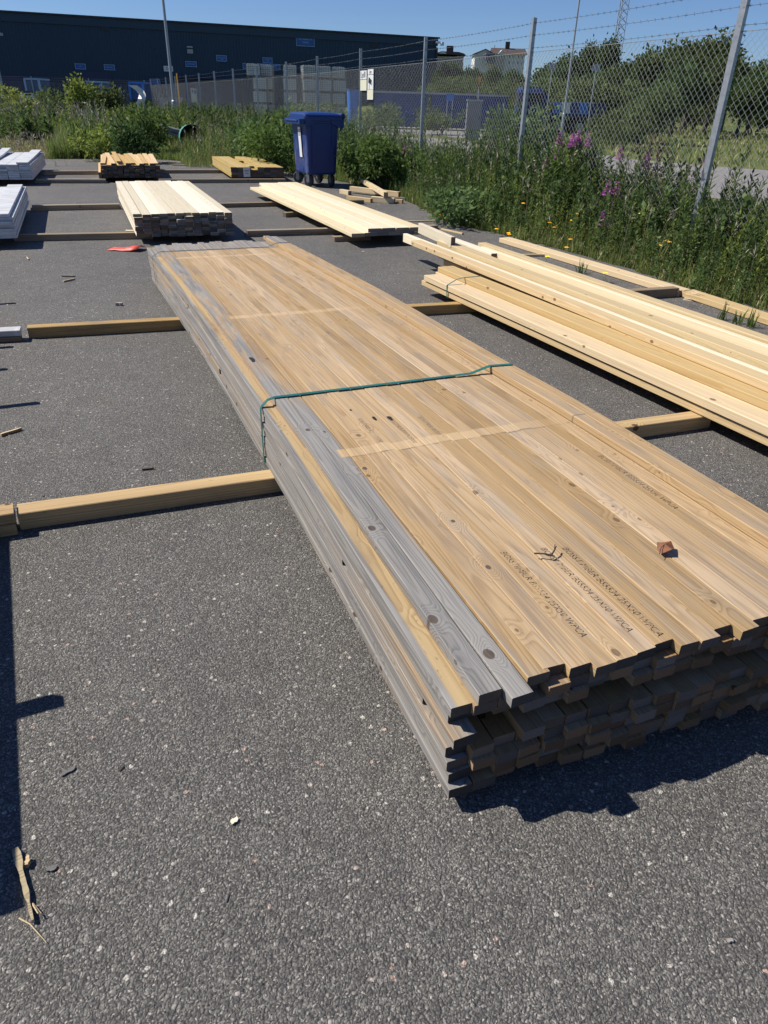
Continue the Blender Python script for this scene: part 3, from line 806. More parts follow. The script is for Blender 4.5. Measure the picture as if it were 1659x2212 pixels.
for x in (xa + 0.8, xb - 1.3, xb - 2.5):
    for y in (-1.0, 1.0):
        mb = MB(); mb.tube([(x, y - 0.13, 0.47), (x, y + 0.13, 0.47)], 0.47, 16); o = mb.build('wheel', M['black'], t)
        mb = MB(); mb.tube([(x, y - 0.15, 0.47), (x, y + 0.15, 0.47)], 0.22, 12); mb.build('rim', M['galv'], o)
# yellow and red yield sign with a grey cabinet
M['yield_y'] = plain('yield_yellow', (0.68, 0.33, 0.01), 0.5)
M['yield_r'] = plain('yield_red', (0.22, 0.035, 0.02), 0.5)
p = atd(1030, 250, 42)
t = thing('yield_sign', 'faded yellow and red triangular yield sign seen through the fence mesh', 'road sign', (p.x, 42, 0))
z1, z0 = atd(1030, 161, 42).z, atd(1030, 193, 42).z; wd = atd(1043, 161, 42).x - p.x
mb = MB(); mb.tube([(0, 0.05, 0), (0, 0.05, z1 - 0.05)], 0.03, 8); mb.build('pole', M['galv'], t)
mb = MB(); mb.prism([(-wd, 0, z1), (wd, 0, z1), (0, 0, z0)], (0, 0, 0), (0, 0.02, 0)); mb.build('border', M['yield_r'], t)
mb = MB(); mb.prism([(-wd * 0.74, -0.012, z1 - 0.09), (wd * 0.74, -0.012, z1 - 0.09), (0, -0.012, z0 + 0.17)], (0, 0, 0), (0, 0.008, 0)); mb.build('face', M['yield_y'], t)
p = atd(1021, 278, 38)
t = thing('utility_cabinet', 'grey upright utility cabinet below the yield sign by the pale road', 'cabinet', (p.x, 38, 0))
M['cab_grey'] = plain('cabinet_grey', (0.20, 0.20, 0.21), 0.6)
mb = MB(); mb.box((0, 0, 0.85), (0.68, 0.4, 1.5)); mb.build('body', M['cab_grey'], t)
mb = MB(); mb.box((0, 0, 1.63), (0.74, 0.46, 0.06)); mb.build('roof', M['galv'], t)
mb = MB(); mb.box((0, 0, 0.05), (0.6, 0.36, 0.1)); mb.build('plinth', M['concrete'], t)
mb = MB(); mb.box((0, -0.21, 0.85), (0.6, 0.02, 1.35)); o = mb.build('door', M['cab_grey'], t)
mb = MB(); mb.box((0.24, -0.235, 0.9), (0.03, 0.03, 0.14)); mb.build('handle', M['black'], o)
for lab, px, py, Y in (('small pale square board on a post, nearer the tall fence post', 1193, 145, 44), ('small pale square board on a post under the willow', 1288, 146, 40)):
    p = atd(px, py, Y)
    t = thing('post_sign', lab, 'sign', (p.x, Y, hill_z(p.x, Y)), group='small pale boards beyond the fence')
    mb = MB(); mb.box((0, -0.03, p.z), (0.36, 0.02, 0.30)); mb.build('face', M['sign_grey'], t)
    mb = MB(); mb.tube([(0, 0, 0), (0, 0, p.z + 0.1)], 0.025, 6); mb.build('pole', M['galv'], t)

# ------------------------------------------------------------------ lamp posts, mast, houses
def lamp(label, px_t, py_t, px_b, py_b, Y, r, H=9.0, arm=1.2):
    b = atd(px_b, py_b, Y); tp = atd(px_t, py_t, Y)
    t = thing('lamp_post', label, 'lamp post', (b.x, Y, 0))
    mb = MB(); mb.tube([(0, 0, 0), (0, 0, 1.2), (0, 0, 1.25), (0, 0, H)], [r * 1.5, r * 1.5, r, r * 0.7], 10); mb.build('pole', M['galv'], t, smooth=False)
    mb = MB(); mb.tube([(0, 0, H - 0.02), (arm * 0.6, 0, H + 0.12), (arm, 0, H + 0.1)], r * 0.6, 8); mb.build('arm', M['galv'], t)
    mb = MB(); mb.box((arm + 0.3, 0, H + 0.1), (0.7, 0.25, 0.14)); mb.build('lamp_head', M['sign_grey'], t)
    return t
lamp('tall grey lamp post in front of the warehouse beside the D3 plate', 353, 0, 372, 188, 46, 0.085)
lamp('thin tall lamp post beyond the fence near the magenta fireweed', 1257, 0, 1214, 280, 36, 0.045)
b = atd(3, 190, 38)
t = thing('lamp_post', 'short grey lamp post with a small head beside the far dock door', 'lamp post', (b.x, 38, 0))
H = atd(0, 75, 38).z
mb = MB(); mb.tube([(0, 0, 0), (0, 0, H)], [0.12, 0.07], 10); mb.build('pole', M['galv'], t)
mb = MB(); mb.tube([(0, 0, H - 0.03), (0.3, 0, H + 0.02)], 0.04, 8); mb.build('arm', M['galv'], t)
mb = MB(); mb.box((0.38, 0, H + 0.02), (0.3, 0.2, 0.1)); mb.build('lamp_head', M['sign_grey'], t)
p = atd(1337, 75, 260)
t = thing('radio_mast', 'distant lattice radio mast above the treetops', 'mast', (p.x, 260, hill_z(p.x, 260) - 2))
mb = MB(); Hm = 62
for k in range(3):
    a = k * 2.094
    mb.tube([(1.9 * math.cos(a), 1.9 * math.sin(a), 0), (0.95 * math.cos(a), 0.95 * math.sin(a), Hm)], 0.09, 5)
mb.build('mast_leg', M['cab_grey'], t)
mb = MB()
for i in range(31):
    f0, f1 = i / 31, (i + 1) / 31
    for k in range(3):
        a, b = k * 2.094, (k + 1) * 2.094
        r0, r1 = 1.9 - 0.95 * f0, 1.9 - 0.95 * f1
        mb.tube([(r0 * math.cos(a), r0 * math.sin(a), f0 * Hm), (r1 * math.cos(b), r1 * math.sin(b), f1 * Hm)], 0.06, 4, False)
        mb.tube([(r0 * math.cos(b), r0 * math.sin(b), f0 * Hm), (r1 * math.cos(a), r1 * math.sin(a), f1 * Hm)], 0.06, 4, False)
mb.build('lattice', M['cab_grey'], t)

M['plaster'] = plain('white_plaster', (0.62, 0.61, 0.58), 0.8, var=0.05, scale=0.5)
M['plaster2'] = plain('beige_plaster', (0.36, 0.33, 0.29), 0.8, var=0.05, scale=0.5)
M['rooftile'] = plain('brown_roof_tile', (0.075, 0.05, 0.04), 0.8, var=0.3, scale=2.0)
M['pane'] = plain('window_glass', (0.05, 0.06, 0.08), 0.15, spec=0.8)
def gable(mb, x0, x1, y0, y1, z, h, along='y'):
    if along == 'y':
        xm = (x0 + x1) / 2
        mb.add([(x0, y0, z), (x1, y0, z), (xm, y0, z + h), (x0, y1, z), (x1, y1, z), (xm, y1, z + h)], [(0, 1, 2), (5, 4, 3), (1, 4, 5, 2), (0, 2, 5, 3), (0, 3, 4, 1)])
    else:
        ym = (y0 + y1) / 2
        mb.add([(x0, y0, z), (x0, y1, z), (x0, ym, z + h), (x1, y0, z), (x1, y1, z), (x1, ym, z + h)], [(0, 2, 1), (3, 4, 5), (0, 3, 5, 2), (1, 2, 5, 4), (0, 1, 4, 3)])
HY = 200.0
hc = atd(1082, 150, HY)
def hx(px): return atd(px, 120, HY).x - hc.x
def hz(py): return atd(1082, py, HY).z
hs = thing('white_house', 'white apartment house with brown roof on the wooded hill', 'house', (hc.x, HY, 0))
zb = hz(152)
xl, xm, xr = hx(1026), hx(1090), hx(1134)
mb = MB(); mb.box(((xl + xm) / 2, 4, (zb + hz(119)) / 2 - 3), (xm - xl, 8, hz(119) - zb + 6)); mb.build('wall', M['plaster'], hs)
mb = MB(); gable(mb, xl, hx(1069), -0.02, 8, hz(119), hz(108) - hz(119)); mb.build('gable', M['plaster'], hs)
mb = MB(); mb.box(((xm + xr) / 2, 4.2, (zb + hz(116)) / 2 - 3), (xr - xm, 8.6, hz(116) - zb + 6)); mb.build('wing', M['plaster'], hs)
mb = MB(); mb.box((hx(1078), -0.6, (zb + hz(118)) / 2), (hx(1087) - hx(1069), 1.2, hz(118) - zb)); mb.build('stair_bay', M['plaster2'], hs)
def slope(name, pts, th=0.3):
    mb = MB(); mb.prism(pts, (0, 0, 0), (0, 0, th)); return mb.build(name, M['rooftile'], hs)
mb = MB(); gable(mb, hx(1064), xr + 0.5, -0.7, 9.2, hz(117), hz(101) - hz(117), 'x'); rt = mb.build('roof', M['rooftile'], hs)
xp = hx(1047.5)
for sgn, xe in ((-1, xl - 0.5), (1, hx(1069) + 0.4)):
    mb = MB(); mb.prism([(xe, -0.5, hz(119.6)), (xp, -0.5, hz(107.6)), (xp, -0.5, hz(106.4)), (xe, -0.5, hz(118.4))], (0, 0, 0), (0, 9, 0)); mb.build('roof', M['rooftile'], hs)
mb = MB(); gable(mb, hx(1074), hx(1091), -1.3, 4, hz(118), hz(108) - hz(118)); mb.build('gable', M['plaster'], hs)
mb = MB(); mb.box((hx(1099), 4, hz(99)), (1.0, 1.0, 2.2)); ch = mb.build('chimney', M['rooftile'], rt)
mb = MB(); mb.tube([(hx(1099), 4, hz(98)), (hx(1099), 4, hz(92))], 0.08, 5); mb.build('antenna', M['cab_grey'], ch)
mb = MB(); mb.tube([(hx(1071), 4, hz(102)), (hx(1071), 4, hz(95))], 0.08, 5); mb.build('antenna', M['cab_grey'], rt)
def window(px, py, wpx=5, hpx=7, y=-0.03):
    mb = MB(); W = hx(1082 + wpx); Hh = hz(100) - hz(100 + hpx)
    mb.box((hx(px), y, hz(py)), (W, 0.12, Hh)); o = mb.build('window', M['plaster'], hs)
    mb = MB(); mb.box((hx(px), y - 0.08, hz(py)), (W * 0.82, 0.06, Hh * 0.86)); mb.build('pane', M['pane'], o)
for px in (1036, 1043): window(px, 125, 3, 6)
for px in (1036, 1043): window(px, 137, 3, 6)
for px in (1101, 1110, 1120, 1129):
    for py in (122, 135): window(px, py, 5, 7, -0.12)
for py in (122, 135): window(1082, py, 4, 6, -1.24)
mb = MB()
for py in (118, 127, 136): mb.box((hx(1057), -0.9, hz(py)), (hx(1066) - hx(1048), 1.6, 0.35))
mb.build('balcony', M['cab_grey'], hs)
for py in (122, 131): window(1057, py, 12, 6, -0.05)
b2 = atd(972, 130, 150)
t = thing('pavilion', 'low dark roofed building half hidden by trees beside the warehouse corner', 'building', (b2.x, 150, 0))
def bz(py): return atd(972, py, 150).z
hw = atd(1001, 130, 150).x - b2.x
mb = MB(); mb.box((0, 4, bz(128) / 2), (2 * hw, 8, bz(116))); mb.build('wall', M['plaster2'], t)
mb = MB(); mb.prism([(-hw - 0.4, -0.5, bz(117)), (-hw * 0.7, -0.5, bz(111.5)), (hw * 0.6, -0.5, bz(112)), (hw, -0.5, bz(115)), (hw + 0.4, -0.5, bz(119))], (0, 0, 0), (0, 9, 0)); o = mb.build('roof', M['rooftile'], t)
mb = MB(); mb.box((0, 2, bz(109)), (1.2, 1.0, 1.6)); mb.build('chimney', M['rooftile'], o)
mb = MB(); gable(mb, -hw * 0.85, -hw * 0.3, -1.2, 2, bz(117), bz(111) - bz(117)); mb.build('dormer', M['plaster'], t)

# ------------------------------------------------------------------ chain link fences
def post_mb(H, s=0.085):
    mb = MB()
    # angle-iron post: two flanges
    mb.box((0, 0, H / 2 - 0.15), (s, 0.006, H + 0.3)); mb.box((-s / 2 + 0.003, s / 2 - 0.003, H / 2 - 0.15), (0.0061, s, H + 0.3))
    return mb
def link_bay(a, b, H, w_=0.086, h_=0.080, r=0.0019, z0=0.03):
    """chain link panel between points a and b, diagonal wires as three sided rods"""
    a, b = Vector(a), Vector(b)
    d = b - a; L = d.length; d = d.normalized(); nrm = Vector((d.y, -d.x, 0))
    run = H * w_ / h_
    V = []; F = []
    for fam in (0, 1):
        n = int((L + run) / w_) + 1
        for i in range(n):
            s0 = -run + i * w_ if fam == 0 else i * w_
            s1 = s0 + run if fam == 0 else s0 - run
            t0, t1 = 0.0, 1.0
            if fam == 0:
                if s0 < 0: t0 = -s0 / run
                if s1 > L: t1 = (L - s0) / run
            else:
                if s0 > L: t0 = (s0 - L) / run
                if s1 < 0: t1 = s0 / run
            if t1 - t0 < 0.01: continue
            p = a + d * (s0 + (s1 - s0) * t0) + Vector((0, 0, z0 + H * t0))
            q = a + d * (s0 + (s1 - s0) * t1) + Vector((0, 0, z0 + H * t1))
            o = nrm * (0.003 if fam else -0.003)
            e = (q - p).normalized(); u = nrm; v = e.cross(nrm)
            k = len(V)
            for P in (p, q):
                for c in range(3):
                    an = c * 2.094
                    V.append(P + o + u * (math.cos(an) * r) + v * (math.sin(an) * r))
            for c in range(3):
                F.append((k + c, k + (c + 1) % 3, k + 3 + (c + 1) % 3, k + 3 + c))
    return np.array([tuple(x) for x in V]), np.array(F)
def barbed(a, b, n=10, r=0.0022, barbs=True, sag=0.015):
    mb = MB(); a, b = Vector(a), Vector(b)
    pts = [a.lerp(b, i / 6) - Vector((0, 0, sag * 4 * (i / 6) * (1 - i / 6))) for i in range(7)]
    mb.tube(pts, r, 4, False)
    if barbs:
        L = (b - a).length; m = int(L / 0.125)
        dd = (b - a).normalized()
        for i in range(m):
            f = (i + 0.5) / m
            p = a.lerp(b, f) - Vector((0, 0, sag * 4 * f * (1 - f)))
            an = rng.uniform(0, 3.14)
            u = Vector((dd.y * math.cos(an), -dd.x * math.cos(an), math.sin(an))) * 0.017
            v = Vector((dd.y * math.sin(an), -dd.x * math.sin(an), -math.cos(an))) * 0.017
            mb.tube([p - u - dd * 0.004, p + u + dd * 0.004], 0.0018, 3, False); mb.tube([p - v + dd * 0.004, p + v - dd * 0.004], 0.0018, 3, False)
    return mb
HM = 2.05
fence = thing('chain_link_fence', 'galvanised chain link fence topped with barbed wire along the weedy verge', 'fence')
fposts = [fpt(-12 + 4 * i, 0) for i in range(9)]              # ends at s=20
far_c = Vector((-19.6, 64.0, 0))
last = fposts[-1]
nfar = 10
fposts += [last.lerp(far_c, (i + 1) / nfar) for i in range(nfar)]
pm = None
for i, p in enumerate(fposts):
    mb = post_mb(2.48); o = mb.build('post', M['galv'], fence); o.location = p
    o.rotation_euler.z = FA + math.pi / 2 + 0.5
    for z in (2.13, 2.28, 2.42):
        m2 = MB(); m2.box((0, 0, 0), (0.03, 0.03, 0.02)); c = m2.build('wire_clip', M['galv'], o); c.location = (0, -0.01, z)
for i in range(1, len(fposts) - 1):
    a, b = fposts[i], fposts[i + 1]
    far = i >= 8
    V, F = link_bay(a, b, HM, 0.086 if not far else 0.13, 0.080 if not far else 0.12, 0.0019 if not far else 0.0020)
    o = put('wire_mesh', fast_mesh('wire_mesh', V, F, [M['wire']]), fence)
    mb = MB(); mb.tube([a + Vector((0, 0, HM + 0.03)), b + Vector((0, 0, HM + 0.03))], 0.004, 5, False); mb.build('tension_wire', M['wire'], fence, fix=False)
    for z in (2.13, 2.28, 2.42):
        barbed(a + Vector((0, 0, z)), b + Vector((0, 0, z)), barbs=not far).build('barbed_wire', M['barb'], fence, fix=False)
fence2 = thing('chain_link_fence', 'far chain link fence across the field in front of the warehouse', 'fence')
fp2 = [far_c]
for i in range(12): fp2.append(far_c + Vector((-4.0 * (i + 1), -1.0 * (i + 1) * 0.9, 0)))
for i, p in enumerate(fp2):
    if i:
        mb = post_mb(2.48, 0.085); o = mb.build('post', M['galv'], fence2); o.location = p
for i in range(len(fp2) - 1):
    V, F = link_bay(fp2[i], fp2[i + 1], HM, 0.16, 0.15, 0.0022)
    put('wire_mesh', fast_mesh('wire_mesh', V, F, [M['wire']]), fence2)
    for z in (2.13, 2.28, 2.42): barbed(fp2[i] + Vector((0, 0, z)), fp2[i + 1] + Vector((0, 0, z)), barbs=False, r=0.004).build('barbed_wire', M['barb'], fence2, fix=False)
for dx, dy in ((-1.6, -0.3), (0.9, -1.9)):
    mb = MB(); mb.tube([far_c + Vector((dx * 0.05, dy * 0.05, 1.9)), far_c + Vector((dx, dy, 0))], 0.04, 6); mb.build('brace', M['galv'], fence)
mb = MB(); mb.tube([(0, 0, 0), (0, 0, 2.9)], 0.05, 6); o = mb.build('marker_pole', M['yield_y']); 
p = atd(386, 200, 60); o.location = (p.x, 60, 0); tag(o, 'thin orange marker pole at the fence corner', 'pole')

# signs hung on the fence
def fence_sign(label, o_along, zt, W, parts, side=-0.03, s_post=12.0):
    base = fpt(s_post, side)
    t = thing('fence_sign', label, 'sign', base, FA + math.pi / 2 + math.pi, group='signs hung on the fence')
    for nm, z0, z1, mk, x0, x1 in parts:
        mb = MB(); mb.box((o_along + (x0 + x1) / 2, 0, (z0 + z1) / 2), (x1 - x0, 0.006, z1 - z0)); mb.build(nm, M[mk], t)
    return t
RS = Matrix(((1, 0, 0, 0), (0, 0, -1, 0), (0, 1, 0, 0), (0, 0, 0, 1)))
# local +X runs towards the camera end of the fence, local -Y faces the yard
s1 = fence_sign('pair member: wide cream sign with a white lettered header, fixed beside the fence post', 0, 0, 0, [('header', 1.87, 2.04, 'white', 0.06, 0.56), ('face', 1.645, 1.86, 'cream_sign', 0.04, 0.57)])
s1['label'] = 'wide cream sign with a white lettered header beside the fence post'
text_obj('lettering', 'LysIII', 0.17, M['sign_ink'], s1, Matrix.Translation((0.31, -0.006, 1.955)) @ RS, sx=1.0)
s2 = fence_sign('narrow tall sign with a black camera symbol and cream foot hung on the fence', 0.0, 0, 0, [('header', 1.955, 2.055, 'white', 0.64, 1.05), ('face', 1.665, 1.945, 'white', 0.64, 1.05), ('foot', 1.465, 1.66, 'cream_sign', 0.62, 1.05)])
text_obj('lettering', 'Lysm', 0.10, M['sign_ink'], s2, Matrix.Translation((0.84, -0.006, 2.005)) @ RS, sx=0.8)
mb = MB(); mb.prism([(0.73, -0.0075, 1.91), (0.95, -0.0075, 1.84), (0.90, -0.0075, 1.755), (0.70, -0.0075, 1.80)], (0, 0, 0), (0, 0.003, 0)); mb.build('camera_symbol', M['sign_ink'], s2)
mb = MB(); mb.box((0.77, -0.006, 1.72), (0.035, 0.003, 0.10)); mb.build('stalk_symbol', M['sign_grey'], s2)
mb = MB(); mb.box((0.93, -0.006, 1.775), (0.08, 0.003, 0.05)); mb.build('lens_symbol', M['sign_grey'], s2)
def far_sign(label, px, py, Y, W, H, two):
    p = atd(px, py, Y)
    t = thing('fence_sign', label, 'sign', (p.x, Y, 0), group='signs hung on the fence')
    mb = MB(); mb.box((0, 0, p.z - H * 0.2), (W, 0.02, H * 0.6)); mb.build('face', M['cream_sign'], t)
    mb = MB(); mb.box((0, 0, p.z + H * 0.3), (W, 0.02, H * 0.38)); mb.build('header', M['white'], t)
    mb = MB(); mb.box((0.02, -0.013, p.z + H * 0.3 if not two else p.z), (W * 0.55, 0.004, H * 0.2), ry=0.3 if two else 0); mb.build('symbol', M['sign_ink'], t)
    return t
far_sign('distant cream sign on the far fence, wide one with dark header print', 61, 210, 56, 0.85, 0.5, False)
far_sign('distant cream sign on the far fence with a dark camera symbol', 82, 214, 56, 0.5, 0.65, True)
far_sign('thin pale sign strip on the fence near the corner, nearer the lamp post', 416, 206, 50, 0.18, 0.75, False)
far_sign('thin pale sign strip on the fence near the corner, farther along', 422, 210, 49, 0.2, 0.9, False)

# ================================================================== TIMBER
def plank(name, parent, x0, x1, z0, z1, y0, y1, mat, ys=None, zf=None, xf=None, ch=0.0022, smooth=False, skew=0.0):
    """a sawn board along local Y; zf(y), xf(x, y): sag and sideways bow"""
    ys = [y0] + [y for y in (ys or []) if y0 + 0.02 < y < y1 - 0.02] + [y1]
    if ch: sect = [(x0 + ch, z0), (x1 - ch, z0), (x1, z0 + ch), (x1, z1 - ch), (x1 - ch, z1), (x0 + ch, z1), (x0, z1 - ch), (x0, z0 + ch)]
    else: sect = [(x0, z0), (x1, z0), (x1, z1), (x0, z1)]
    k = len(sect); V = []
    for i, y in enumerate(ys):
        for x, z in sect:
            yy = y + (skew * (x - x0) if i in (0, len(ys) - 1) else 0)
            V.append((xf(x, y) if xf else x, yy, z + (zf(y) if zf else 0)))
    F = [tuple(range(k)), tuple(range(len(V) - 1, len(V) - 1 - k, -1))]
    for i in range(len(ys) - 1):
        for c in range(k):
            a, b = i * k + c, i * k + (c + 1) % k
            F.append((b, a, a + k, b + k))
    me = bpy.data.meshes.new(name); me.from_pydata(V, [], F); me.materials.append(mat)
    at_ = me.attributes.new('ux', 'FLOAT', 'POINT'); at_.data.foreach_set('value', [x for _ in ys for x, z in sect])
    return put(name, me, parent)

BO = [(0, 0.0)]
# ------------------------------------------------------------------ the big weathered pack
PA = math.radians(23.3)
n0 = at(967, 1720, 0.04)
pack = thing('batten_pack', 'big weathered pack of battens with grey edge boards, in the middle of the yard', 'timber pack', (n0.x, n0.y, 0), PA)
LT, BH, PIT, BW = 0.0308, 0.0290, 0.0572, 0.0558
SY = [0.25, 0.6, 0.95, 1.3, 1.9, 2.6, 3.3, 4.0, 4.6, 5.2]
def sag(y):
    return float(np.interp(y, [-0.2, 0, 0.6, 1.25, 2.2, 3.3, 4.4, 5.8], [0.030, 0.034, 0.052, 0.068, 0.060, 0.068, 0.055, 0.036]))
def bow(x, y):
    sp = np.interp(y, [0, 1.5, 3.3, 5.8], [1.035, 0.985, 0.96, 0.93])
    return float(x * sp + np.interp(y, [0, 1.3, 2.5, 3.4, 4.6, 5.8], [0.0, 0.020, 0.032, 0.030, 0.018, 0.0]))
NB = 21
rnd = random.Random(3)
near_j = [0.050, 0.020, 0.052, 0.002, 0.0, 0.030, 0.052, 0.042, 0.034, 0.014, 0.046, 0.050, 0.008, 0.055, 0.01, 0.02, 0.045, 0.0, 0.03, 0.02, 0.01]
top_objs = {}
for lay in range(9):                      # 0 is the top layer
    z1 = (9 - lay) * LT
    for i in range(NB):
        if lay == 0 and i == 0: continue
        x0 = i * PIT + (0 if lay == 0 else rnd.uniform(-0.004, 0.004))
        ybase = -0.055 * i * PIT
        if lay == 0: y0 = ybase + 0.040 - near_j[i % len(near_j)] * (0.62 if i > 3 else 0.9) + (0.012 if i > 3 else 0)
        elif lay in (1, 2): y0 = ybase + rnd.choice([0.006, 0.014, 0.022, 0.036]) + rnd.uniform(-0.004, 0.004) + (0.01 if i == 0 else 0.014)
        else: y0 = ybase + rnd.choice([0.0, 0.006, 0.012, 0.024]) + rnd.uniform(-0.004, 0.004) - (0.012 if i > 3 else 0.0)
        if lay == 4 and i < 3: y0 = 0.17 + 0.02 * i
        if lay == 3 and i > 0 and i < 17: y0 += 0.15
        if lay == 3 and i == 0: y0 = 0.0
        if i == 0 and lay >= 5: y0 = 0.03 - 0.012 * (lay - 5) + rnd.uniform(-0.008, 0.008)
        y1 = 5.62 + rnd.uniform(-0.06, 0.09)
        if i == 0: x0 = [0, 0.003, 0.006, -0.001, 0.004, 0.001, 0.0, 0.002, -0.002][lay] + 0.002
        zj = 0.0 if lay else rnd.uniform(-0.0014, 0.0014)
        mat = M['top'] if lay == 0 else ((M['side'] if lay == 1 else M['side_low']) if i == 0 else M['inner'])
        edge_ = lay == 0 or i == 0
        if lay == 0 and i == 1: x0 += 0.004
        if lay == 0 and i == 2: x0 += 0.003
        if lay == 0 and i == 3: x0 += 0.006
        ww = BW + (rnd.uniform(-0.0025, 0.001) if lay == 0 else 0)
        xf_ = bow
        if lay == 0 and i in (2, 3): xf_ = (lambda q_, y, k=(0.0045 if i == 2 else 0.012): bow(q_, y) + k * max(0.0, 1 - y / 1.1) ** 1.5 - (0.004 if k > 0.01 else 0))
        if i == 0 and lay in (4, 6):       # split boards leave a dark notch in the side
            cut = 0.72 if lay == 4 else 2.72
            plank('batten', pack, x0, x0 + ww, z1 - BH, z1, y0, cut, mat, SY, sag, bow, 0.0014)
            y0 = cut + 0.045
        o = plank('batten', pack, x0, x0 + ww, z1 - BH + zj, z1 + zj, y0, y1, mat, SY if edge_ else [1.3, 3.3], sag, xf_, (0.0016 if lay == 0 else 0.0013) if edge_ else 0.001, skew=rnd.uniform(-0.05, 0.05))
        top_objs[(lay, i)] = o
# short notch blocks seen in the left face and extra layer along the far side
for i, x0 in enumerate((1.095, 1.1525)):
    z1 = 10 * LT
    plank('batten', pack, x0 - 0.004, x0 + BW - 0.002, z1 - BH, z1, -0.02 + 0.05 * i, 5.70 - 0.05 * i, M['top'], SY, sag, bow)
# green strap: up the left face, over the top, over the raised boards, down
def P(x, y, z): return (bow(x, y), y, z + sag(y))
ztop = 9 * LT
ys_ = 1.78
st = MB()
st.band([P(-0.004, ys_ - 0.02, 0.002), P(-0.004, ys_ - 0.015, 0.10), P(-0.003, ys_ - 0.01, 8 * LT - 0.006), P(0.004, ys_ - 0.006, 8 * LT + 0.006), P(0.030, ys_, ztop - 0.004), P(0.062, ys_, ztop + 0.004), P(0.3, ys_, ztop + 0.005), P(0.7, ys_, ztop + 0.006), P(0.99, ys_, ztop + 0.008), P(1.088, ys_, ztop + LT + 0.003), P(1.20, ys_ - 0.01, ztop + LT + 0.003), P(1.213, ys_ - 0.01, ztop + LT - 0.01), P(1.215, ys_ - 0.01, 0.1), P(1.214, ys_, 0.0)], (0, 1, 0), 0.020, 0.0016)
st.build('strap', M['strap_green'], pack)['label'] = 'green plastic strap round the pack'
st = MB()
yf = 5.26
st.band([P(-0.008, yf, 0.004), P(-0.009, yf, 8 * LT), P(0.0, yf, 8 * LT + 0.004), P(0.06, yf, ztop + 0.004), P(1.0, yf, ztop + 0.004), P(1.088, yf, ztop + LT + 0.003), P(1.20, yf, ztop + LT + 0.003), P(1.214, yf, ztop), P(1.215, yf, 0.0)], (0, 1, 0), 0.012, 0.0014)
st.build('strap', M['strap_dark'], pack)['label'] = 'dark strap at the grey far end'
# printed stamps
def stamp(i, y0, size, ink, body='BOSSTIMBER BS5534 25X50 WPCA', x_off=0.5, lay=0, sx=1.0, x_abs=None):
    x = (i + x_off) * PIT if x_abs is None else x_abs
    # text runs towards the camera end: local +X of the text -> -Y of the pack
    z = (9 - lay) * LT + 0.0034
    L = 0.0
    xb = bow(x, y0 - 0.35)
    s = (sag(y0) - sag(y0 - 0.6)) / 0.6
    R = Matrix(((0, 1, 0, xb), (-1, 0, 0, y0), (-s, 0, 1, z + sag(y0)), (0, 0, 0, 1)))
    return text_obj('stamp', body, size, ink, top_objs.get((lay, i), pack), R, shear=0.25, sx=sx, align='LEFT')
stamp(6, 0.478, 0.0275, M['ink_faint'], sx=0.90)
stamp(8, 0.452, 0.0275, M['ink_faint'], sx=0.90)
stamp(9, 0.434, 0.0290, M['ink'], sx=0.90)
stamp(17, 0.889, 0.0290, M['ink'], sx=0.88)
stamp(5, 1.46, 0.024, M['ink_faint'], 'BOSSTIMBER BS5534 25X50', sx=0.8)
stamp(7, 1.42, 0.024, M['ink_faint'], 'BOSSTIMBER BS5534 25X50', sx=0.8)
stamp(9, 1.40, 0.025, M['ink_faint'], 'BOSSTIMBER BS5534', sx=0.8)
# broken knot holes on the boards
def knot_hole(i, y, a, b, rz=0.0):
    mb = MB(); z = ztop + 0.0026 + sag(y); x = bow((i + 0.5) * PIT, y)
    pts = [(x + a * math.cos(t) * (1 + 0.25 * math.sin(3 * t + i)), y + b * math.sin(t) * (1 + 0.2 * math.cos(2 * t)), z) for t in np.linspace(0, 2 * math.pi, 14)[:-1]]
    mb.prism(pts, (0, 0, -0.001), (0, 0, 0)); mb.build('knot_hole', M['sign_ink'], top_objs[(0, i)])
knot_hole(6, 1.44, 0.006, 0.018); knot_hole(7, 1.42, 0.008, 0.022); knot_hole(1, 2.30, 0.010, 0.045); knot_hole(5, 1.55, 0.004, 0.007)
# dark twig and dead leaf on top
def on_pack(x, y, dz=0.0):
    v = Matrix.Rotation(PA, 4, 'Z') @ Vector((bow(x, y), y, ztop + sag(y) + dz))
    return Vector((n0.x, n0.y, 0)) + v
q = at(1190, 1196, 0.34)
t = thing('twig', 'small dark forked twig lying on the stamped battens', 'twig', (q.x, q.y, ztop + sag(0.6) + 0.007))
t.scale = (0.72, 0.72, 0.72); t.rotation_euler.z = 0.15
mb = MB(); mb.tube([(-0.062, 0.012, 0.003), (-0.03, 0.002, 0.006), (0.0, -0.006, 0.002)], [0.0035, 0.003, 0.0035], 5); mb.tube([(-0.02, -0.004, 0.003), (0.012, -0.012, 0.001)], [0.002, 0.003], 5); mb.build('stalk', M['twig'], t)
mb = MB(); mb.tube([(0.0, -0.006, 0.002), (0.018, 0.014, 0.010), (0.034, 0.038, 0.014)], [0.0035, 0.003, 0.0018], 5); mb.build('fork', M['twig'], t)
mb = MB(); mb.tube([(0.018, 0.014, 0.010), (0.030, 0.044, 0.018)], [0.0025, 0.0015], 5); mb.build('fork', M['twig'], t)
q = at(1438, 1168, 0.36)
t = thing('dead_leaf', 'crumpled reddish brown dead leaf on the battens', 'leaf', (q.x, q.y, ztop + sag(0.6) + 0.004), -0.5)
mb = MB(); mb.add([(0, -0.03, 0), (0.022, -0.012, 0.012), (0.026, 0.012, 0.004), (0.012, 0.03, 0.014), (-0.012, 0.024, 0.004), (-0.022, 0.004, 0.013), (-0.014, -0.018, 0.002), (0, 0, 0.016)], [(0, 1, 7), (1, 2, 7), (2, 3, 7), (3, 4, 7), (4, 5, 7), (5, 6, 7), (6, 0, 7)])
